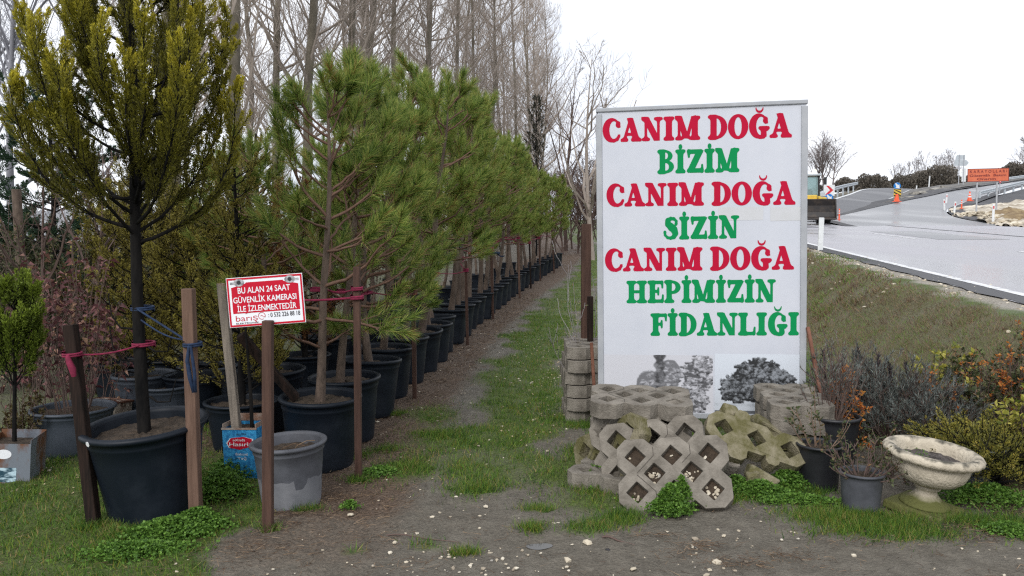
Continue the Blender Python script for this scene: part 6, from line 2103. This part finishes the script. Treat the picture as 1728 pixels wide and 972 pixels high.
# red chevron board with a second blue disc behind the loader
c = foot(1398, 364, 52)
t = thing('chevron_sign', 'white board with a red chevron above a blue disc, behind the loader', 'sign', c, (0, 0, R(-4)))
G().addl(box((0, .04, .95), (.06, .06, 1.9))).obj('post', 'alu', t)
G().addl(box((0, 0, 1.66), (.70, .02, .72))).obj('board', 'paintwhite', t)
G().addl(flat([(-.2, 1.95), (-.02, 1.95), (.27, 1.67), (-.06, 1.37), (-.26, 1.37), (.05, 1.67)], [[0, 5, 2, 1], [5, 4, 3, 2]], .0115)).obj('chevron', 'paintred', t)
disc(t, .27, 1.16, -.02)
# direction signs seen from behind
c = foot(1621, 312, 90)
t = thing('direction_sign', 'grey backs of two arrow shaped direction boards on twin posts', 'sign', c, (0, 0, R(4)))
for sx in (-.27, .27):
    G().addl(box((sx, -.03, 1.7), (.08, .05, 3.4))).obj('post', 'alu', t)
def arrowboard(x0, x1, z0, z1, tip, dirn):
    zc_ = (z0 + z1) / 2
    o_ = [(x0, z0), (x1, z0), (x1 + tip, zc_), (x1, z1), (x0, z1)]
    if dirn < 0:
        o_ = [(-x, z) for x, z in o_][::-1]
    V = np.array([(x, .0, z) for x, z in o_] + [(x, .03, z) for x, z in o_])
    F = [[0, 1, 2, 3, 4], [9, 8, 7, 6, 5]]
    g = G().add(V, np.array(F))
    g.f.append((np.array([[i + 5, (i + 1) % 5 + 5, (i + 1) % 5, i] for i in range(5)]), 0))
    return g
arrowboard(-.42, .55, 2.82, 3.35, .14, -1).obj('board', 'steel', t)
arrowboard(-.82, .58, 2.15, 2.80, .3, 1).obj('board', 'steel', t)
G().addl(box((.33, -.01, 1.1), (.5, .03, 1.5))).obj('board', 'paintwhite', t)
# small give way sign beyond the orange board
c = foot(1687, 327, 66)
t = thing('yield_sign', 'small white red triangular sign just under the orange board', 'sign', c, (0, 0, R(-6)))
G().addl(box((0, .03, .6), (.05, .05, 1.2))).obj('post', 'alu', t)
G().addl(flat([(0, .85), (.28, 1.35), (-.28, 1.35)], [[0, 1, 2]], .0)).addl(flat([(0, .85), (.28, 1.35), (-.28, 1.35)], [[2, 1, 0]], -.015)).obj('border', 'paintred', t)
G().addl(flat([(0, .96), (.19, 1.29), (-.19, 1.29)], [[0, 1, 2]], .004)).obj('panel', 'paintwhite', t)
# tall thin white posts on the bank
for px, py, Y, h, lb in ((1567.5, 314, 88, .98, 'tall thin white post on the bank before the biggest dark bush'), (1700.5, 303, 98, 1.1, 'tall thin white post on the ramp beyond the orange board'), (1546.5, 318.5, 88, .36, 'short white post at the top of the ramp')):
    t = thing('white_post', lb, 'marker post', foot(px, py, Y) + np.array((0, 0, -.1)), (0, R(3), 0), 'white posts on the ramp')
    bevel(G().addl(box((0, 0, h * .62), (.12, .05, h * 1.25))).obj('post', 'paintwhite', t), .01, 1)

# guard rails: two-ridged beam on posts
def guardrail(label, pts, hgt=.75, step=4):
    P = np.array([at(*q) for q in pts])
    k = len(P)
    s_ = np.linspace(0, k - 1, 40)
    i = np.minimum(s_.astype(int), k - 2)
    f = (s_ - i)[:, None]
    P = P[i] * (1 - f) + P[i + 1] * f
    o = P[0].copy()
    P = P - o
    t = thing('guardrail', label, 'guardrail', o)
    d = nrm(np.gradient(P, axis=0))
    sd = nrm(np.stack([d[:, 1], -d[:, 0], 0 * d[:, 0]], -1))
    prof = [(0, .16), (.05, .12), (.05, .06), (0, .02), (0, -.02), (.05, -.06), (.05, -.12), (0, -.16)]
    V = np.concatenate([P + sd * a_ + np.array([0, 0, hgt - .16 + z_]) for a_, z_ in prof])
    n = len(P)
    F = []
    for r in range(len(prof) - 1):
        j = np.arange(n - 1)
        F.append(np.stack([r * n + j, r * n + j + 1, (r + 1) * n + j + 1, (r + 1) * n + j], -1))
    b = G().add(V, np.concatenate(F)).obj('rail_beam', 'steel', t)
    m_ = b.modifiers.new('thick', 'SOLIDIFY'); m_.thickness = .01
    for j in range(0, n, step):
        G().addl(box(P[j] - sd[j] * .06 + np.array([0, 0, hgt / 2 - .2]), (.12, .12, hgt + .4))).obj('post', 'steel', t)
    return t
guardrail('galvanised guardrail curving up beside the gravel island', [(1654, 341, 68), (1690, 331.5, 73), (1728, 321, 79), (1790, 308, 90)], .95, 5)
guardrail('galvanised guardrail along the crest of the straight ramp', [(1380, 347, 62), (1400, 336.5, 70), (1425, 328, 80), (1447, 321.5, 92)], 1.0, 5)
guardrail('far guardrail on the slip road crest at the edge of the photo', [(1690, 309, 98), (1730, 303, 104), (1790, 296, 112)], .6, 5)

# rubble slabs on the bank and heaps on the gravel island
for i, (px, py, Y, s) in enumerate([(1540, 330, 71, (1.6, .9, .22)), (1548, 327, 74, (1.3, .9, .25)), (1535, 333, 69, (1.0, .7, .2)), (1556, 329, 72, (1.1, .8, .2)), (1530, 335.5, 67, (.9, .6, .2)), (1562, 325, 76, (1.4, .8, .2)), (1578, 319.5, 80, (2.2, .6, .2)), (1598, 317.5, 84, (1.8, .6, .2)), (1543, 334, 68.5, (.7, .6, .2))]):
    rg = np.random.default_rng(600 + i)
    V, F = box((0, 0, 0), s)
    V = V * (1 + rg.normal(0, .12, V.shape))
    o = G().add(V, F).obj('rubble_slab', M('pale broken asphalt', (.2, .19, .17), .9, .3, 4, col2=(.36, .34, .3)) if i == 0 else 'rubblepale', loc=at(px, py, Y), rot=(R(rg.normal(0, 8)), R(rg.normal(0, 8)), rg.uniform(0, 3)))
    if i == 0:
        MAT['rubblepale'] = o.data.materials[0]
    tag(o, 'pale broken slab tipped on the dark bank between the two ramps', 'rubble slab', 'broken slabs on the bank')
gp = []
for px, py, Y, n, sd in ((1655, 366, 46, 90, .9), (1640, 366, 47, 70, .8), (1672, 372, 43.5, 70, .8), (1700, 380, 40, 60, 1.)):
    c = at(px, py, Y)
    q = rng.normal(size=(n, 2)) * sd * .6
    gp.append(np.stack([c[0] + q[:, 0], c[1] + q[:, 1] * 1.2, c[2] + np.maximum(0, .3 - np.hypot(*q.T) * .3)], -1))
gp = np.concatenate(gp)
setting(pebble_mesh('rubble_stones', gp, rng.uniform(.06, .2, len(gp))), 'stuff')
for i, (px, py, Y, lb) in enumerate([(1700, 364, 48, 'brown earth heap with dry grass behind the gravel, right of the orange board posts'), (1722, 372, 43, 'brown earth heap at the edge of the photo on the gravel island')]):
    c = at(px, py, Y)
    n_, m_ = 30, 14
    a_, r_ = np.meshgrid(np.linspace(0, 2 * pi, n_, endpoint=False), np.linspace(0.01, 1, m_), indexing='ij')
    hh = (1 - r_ ** 1.6) * .55 * (1 + .5 * (vnoise(a_.shape, (6, 4), rng, 3) - .5))
    V = np.stack([1.9 * r_ * np.cos(a_), 1.2 * r_ * np.sin(a_), hh - .1], -1).reshape(-1, 3)
    ii_, jj_ = np.meshgrid(np.arange(n_), np.arange(m_ - 1), indexing='ij')
    F = np.stack([ii_ * m_ + jj_, ii_ * m_ + jj_ + 1, ((ii_ + 1) % n_) * m_ + jj_ + 1, ((ii_ + 1) % n_) * m_ + jj_], -1).reshape(-1, 4)
    if i == 0:
        MAT['earth'] = M('brown earth', (.13, .085, .05), .95, .3, 2, col2=(.3, .23, .13), bump=.6, bscale=9)
    tag(G().add(V, F[:, ::-1]).obj('earth_heap', 'earth', smooth=True, loc=c), lb, 'earth heap')

# round dark bushes on the skyline, bare trees behind them
BU = [(1388, 319, 118, 1.6, 1.0), (1425, 318, 118, 1.9, 2.0), (1472, 319, 116, 2.4, 2.6), (1500, 319, 117, 1.6, 1.7), (1525, 318, 116, 2.2, 2.4), (1553, 317, 116, 2.2, 2.7), (1585, 316, 115, 2.9, 3.5), (1570, 317, 118, 2.2, 2.4), (1618, 313, 116, 2.2, 1.6), (1640, 312, 118, 2.4, 1.8), (1448, 319, 119, 1.7, 1.9),
      (1712, 303, 122, 3., 2.9), (1740, 302, 122, 3., 2.8), (1690, 305, 124, 2.6, 2.2), (1770, 300, 124, 3, 3)]
MAT['farbush'] = M_leaf('far bush foliage', [(0, (.09, .082, .07)), (.5, (.155, .138, .115)), (1, (.22, .195, .165))], clump=.5)  # leaf colours lightened so distance haze is painted into the foliage
bd = []
for s in range(4):
    rg = np.random.default_rng(700 + s)
    n = 4200
    d = sph(rg, n)
    d[:, 2] = np.abs(d[:, 2])
    lump = 1 + .12 * np.sin(5 * d[:, 0] + s) * np.sin(4 * d[:, 1] + 2 * s) + .08 * np.sin(11 * d[:, 2] + 9 * d[:, 0])
    r_ = rg.random(n) ** .22 * lump
    V, F = leaves(d * r_[:, None], nrm(d + .7 * sph(rg, n)), .12, .075, rg)
    bd.append(G().add(V, F).data('foliage', 'farbush'))
for i, (px, py, Y, rx, h) in enumerate(BU):
    lb = 'biggest dark round bush on the skyline beneath the thin white post' if i == 6 else 'rounded dark bush in the line along the far skyline'
    t = thing('round_bush', lb, 'bush', at(px, py, Y) + np.array((0, 0, -.5)), (0, 0, i * 1.3), 'dark bushes on the skyline')
    o = link('foliage', bd[i % 4], t)
    o.scale = (rx * .95, rx * .95, h * 1.0)
def farbare(px, py, Y, H, seed, label, group=None, mat='twigfar', **kw):
    g1, g2 = bare_data(seed, H, kw.pop('r', H * .016), **kw)
    t = thing('bare_tree', label, 'tree', at(px, py, Y) + np.array((0, 0, -.4)), group=group)
    g1.obj('trunk', mat, t, True)
    g2.obj('crown', mat, t)
MAT['twigfar'] = M('far bare twigs', (.11, .09, .085), .9, .3, 1, col2=(.2, .17, .165))
farbare(1391, 322, 100, 7.6, 801, 'bare tree with fine twigs rising just beyond the loader', nb=26, sub=8, twig=6, e0=.95, z0=.12, thin=.012)
farbare(1381, 322, 101, 6.6, 802, 'second stem of bare twigs beside the tree beyond the loader', nb=20, sub=7, twig=5, e0=.95, z0=.15, thin=.012)
farbare(1404, 322, 99, 6.6, 803, 'slanting bare tree on the open side of the tree beyond the loader', nb=18, sub=7, twig=5, e0=.9, z0=.15, thin=.012)
farbare(1729, 303, 112, 6.2, 804, 'bare tree at the edge of the photo above the dark hedge', nb=24, sub=8, twig=6, e0=.9, z0=.15, thin=.012)
for i, (px, H) in enumerate([(1508, 4.6), (1518, 4.2), (1534, 4.6), (1553, 6.4), (1562, 6.0), (1574, 5.4), (1590, 6.2), (1598, 6.8), (1606, 6.2), (1614, 5.2), (1547, 5.), (1580, 5)]):
    farbare(px, 318, 128, H, 810 + i, 'faint thin bare tree standing up behind the dark skyline bushes', 'thin bare trees behind the skyline bushes', r=.05, nb=10, sub=5, twig=3, e0=1.1, z0=.2, thin=.014)

# ================================================================== YELLOW WHEEL LOADER
lz = zroad_at(1362, 45)
ld = thing('wheel_loader', 'yellow wheel loader facing the viewer behind its wide dark bucket', 'wheel loader', lz, (0, 0, R(-15)))
# bucket: curved plate with side cheeks
prof = [(-.52, .28), (-.62, .22), (-.30, .24), (.05, .34), (.18, .62), (.14, 1.0), (-.02, 1.28), (-.06, 1.34)]
bwid = 1.22
V = np.concatenate([np.array([(-bwid, y - 1.9, z) for y, z in prof]), np.array([(bwid, y - 1.9, z) for y, z in prof])])
n = len(prof)
F = np.array([[i, i + 1, n + i + 1, n + i] for i in range(n - 1)])
bk = G().add(V, F)
for sx in (-bwid, bwid):
    q = np.array([(sx, y - 1.9, z) for y, z in prof])
    bk.add(q, np.arange(n)[None])
bo = bk.obj('bucket', 'bucket', ld)
m_ = bo.modifiers.new('thick', 'SOLIDIFY'); m_.thickness = .05
G().addl(box((0, -2.14, .25), (2.46, .16, .10))).obj('bucket_edge', 'bucket', ld)
for sx in (-.55, .55):
    G().add(*beam((sx, -1.7, .8), (sx, -.1, 1.45), .16, .26)).obj('lift_arm', 'yellowp', ld)
bevel(G().addl(box((0, -.5, 1.0), (1.25, 1.5, .7))).addl(box((0, 1.9, 1.25), (1.5, 1.9, 1.0))).addl(box((.05, -.45, 1.45), (.7, .5, .34))).obj('body', 'yellowp', ld), .06, 2)
for sx in (-.62, .62):
    bevel(G().addl(box((sx, -.75, 1.36), (.42, .8, .22))).obj('mudguard', 'yellowp', ld), .04, 2)
for sx in (-.86, .86):
    for sy in (-.75, 1.9):
        w_ = G().add(*lathe([(.3, -.2), (.55, -.22), (.62, -.14), (.62, .14), (.55, .22), (.3, .2)], 24))
        o = w_.obj('wheel', 'black', ld, True, (sx, sy, .62), (0, R(90), 0))
        G().add(*lathe([(.001, -.12), (.3, -.19), (.31, 0), (.3, .19), (.001, .12)], 20)).obj('rim', 'yellowp', o, True)
        for k in range(16):
            pass
mm_, tt_, b_, l_ = _nodes('cab glass')
b_.inputs['Base Color'].default_value = (.30, .44, .45, 1)
b_.inputs['Roughness'].default_value = .08
b_.inputs['Transmission Weight'].default_value = .55
MAT['cabglass'] = mm_
cb = G()
for sx, sy in ((-.55, .0), (.55, .0), (-.6, 1.3), (.6, 1.3)):
    cb.add(*beam((sx, sy, 1.3), (sx * .92, sy + .06, 2.72), .10))
cb.obj('cab_frame', 'black', ld)
g = G()
g.addl(box((0, .03, 2.05), (1.0, .012, 1.25))).addl(box((-.55, .66, 2.05), (.012, 1.2, 1.25))).addl(box((.55, .66, 2.05), (.012, 1.2, 1.25)))
g.obj('cab_window', 'cabglass', ld)
bevel(G().addl(box((0, .66, 2.78), (1.3, 1.6, .12))).obj('cab_roof', 'steel', ld), .04, 2)
bevel(G().addl(box((0, .8, 1.65), (.5, .5, .7))).obj('seat', 'black', ld), .05, 2)
for sx in (-1, 1):
    G().add(*beam((sx * .58, 0, 2.5), (sx * .80, -.12, 2.5), .035)).addl(box((sx * .84, -.12, 2.42), (.16, .05, .42))).obj('mirror', 'black', ld)
    bevel(G().addl(box((sx * .62, -.95, 1.64), (.26, .16, .24))).obj('headlight', 'steel', ld), .03, 2)
mm_, tt_, b_, l_ = _nodes('lit amber beacon')
b_.inputs['Base Color'].default_value = (1, .6, .2, 1)
b_.inputs['Emission Color'].default_value = (1, .62, .25, 1)
b_.inputs['Emission Strength'].default_value = 6
MAT['beacon'] = mm_
G().add(*lathe([(.11, 0), (.12, .03), (.11, .2), (.06, .25), (.001, .26)], 18)).obj('beacon', 'beacon', ld, True, (.30, .3, 2.83))
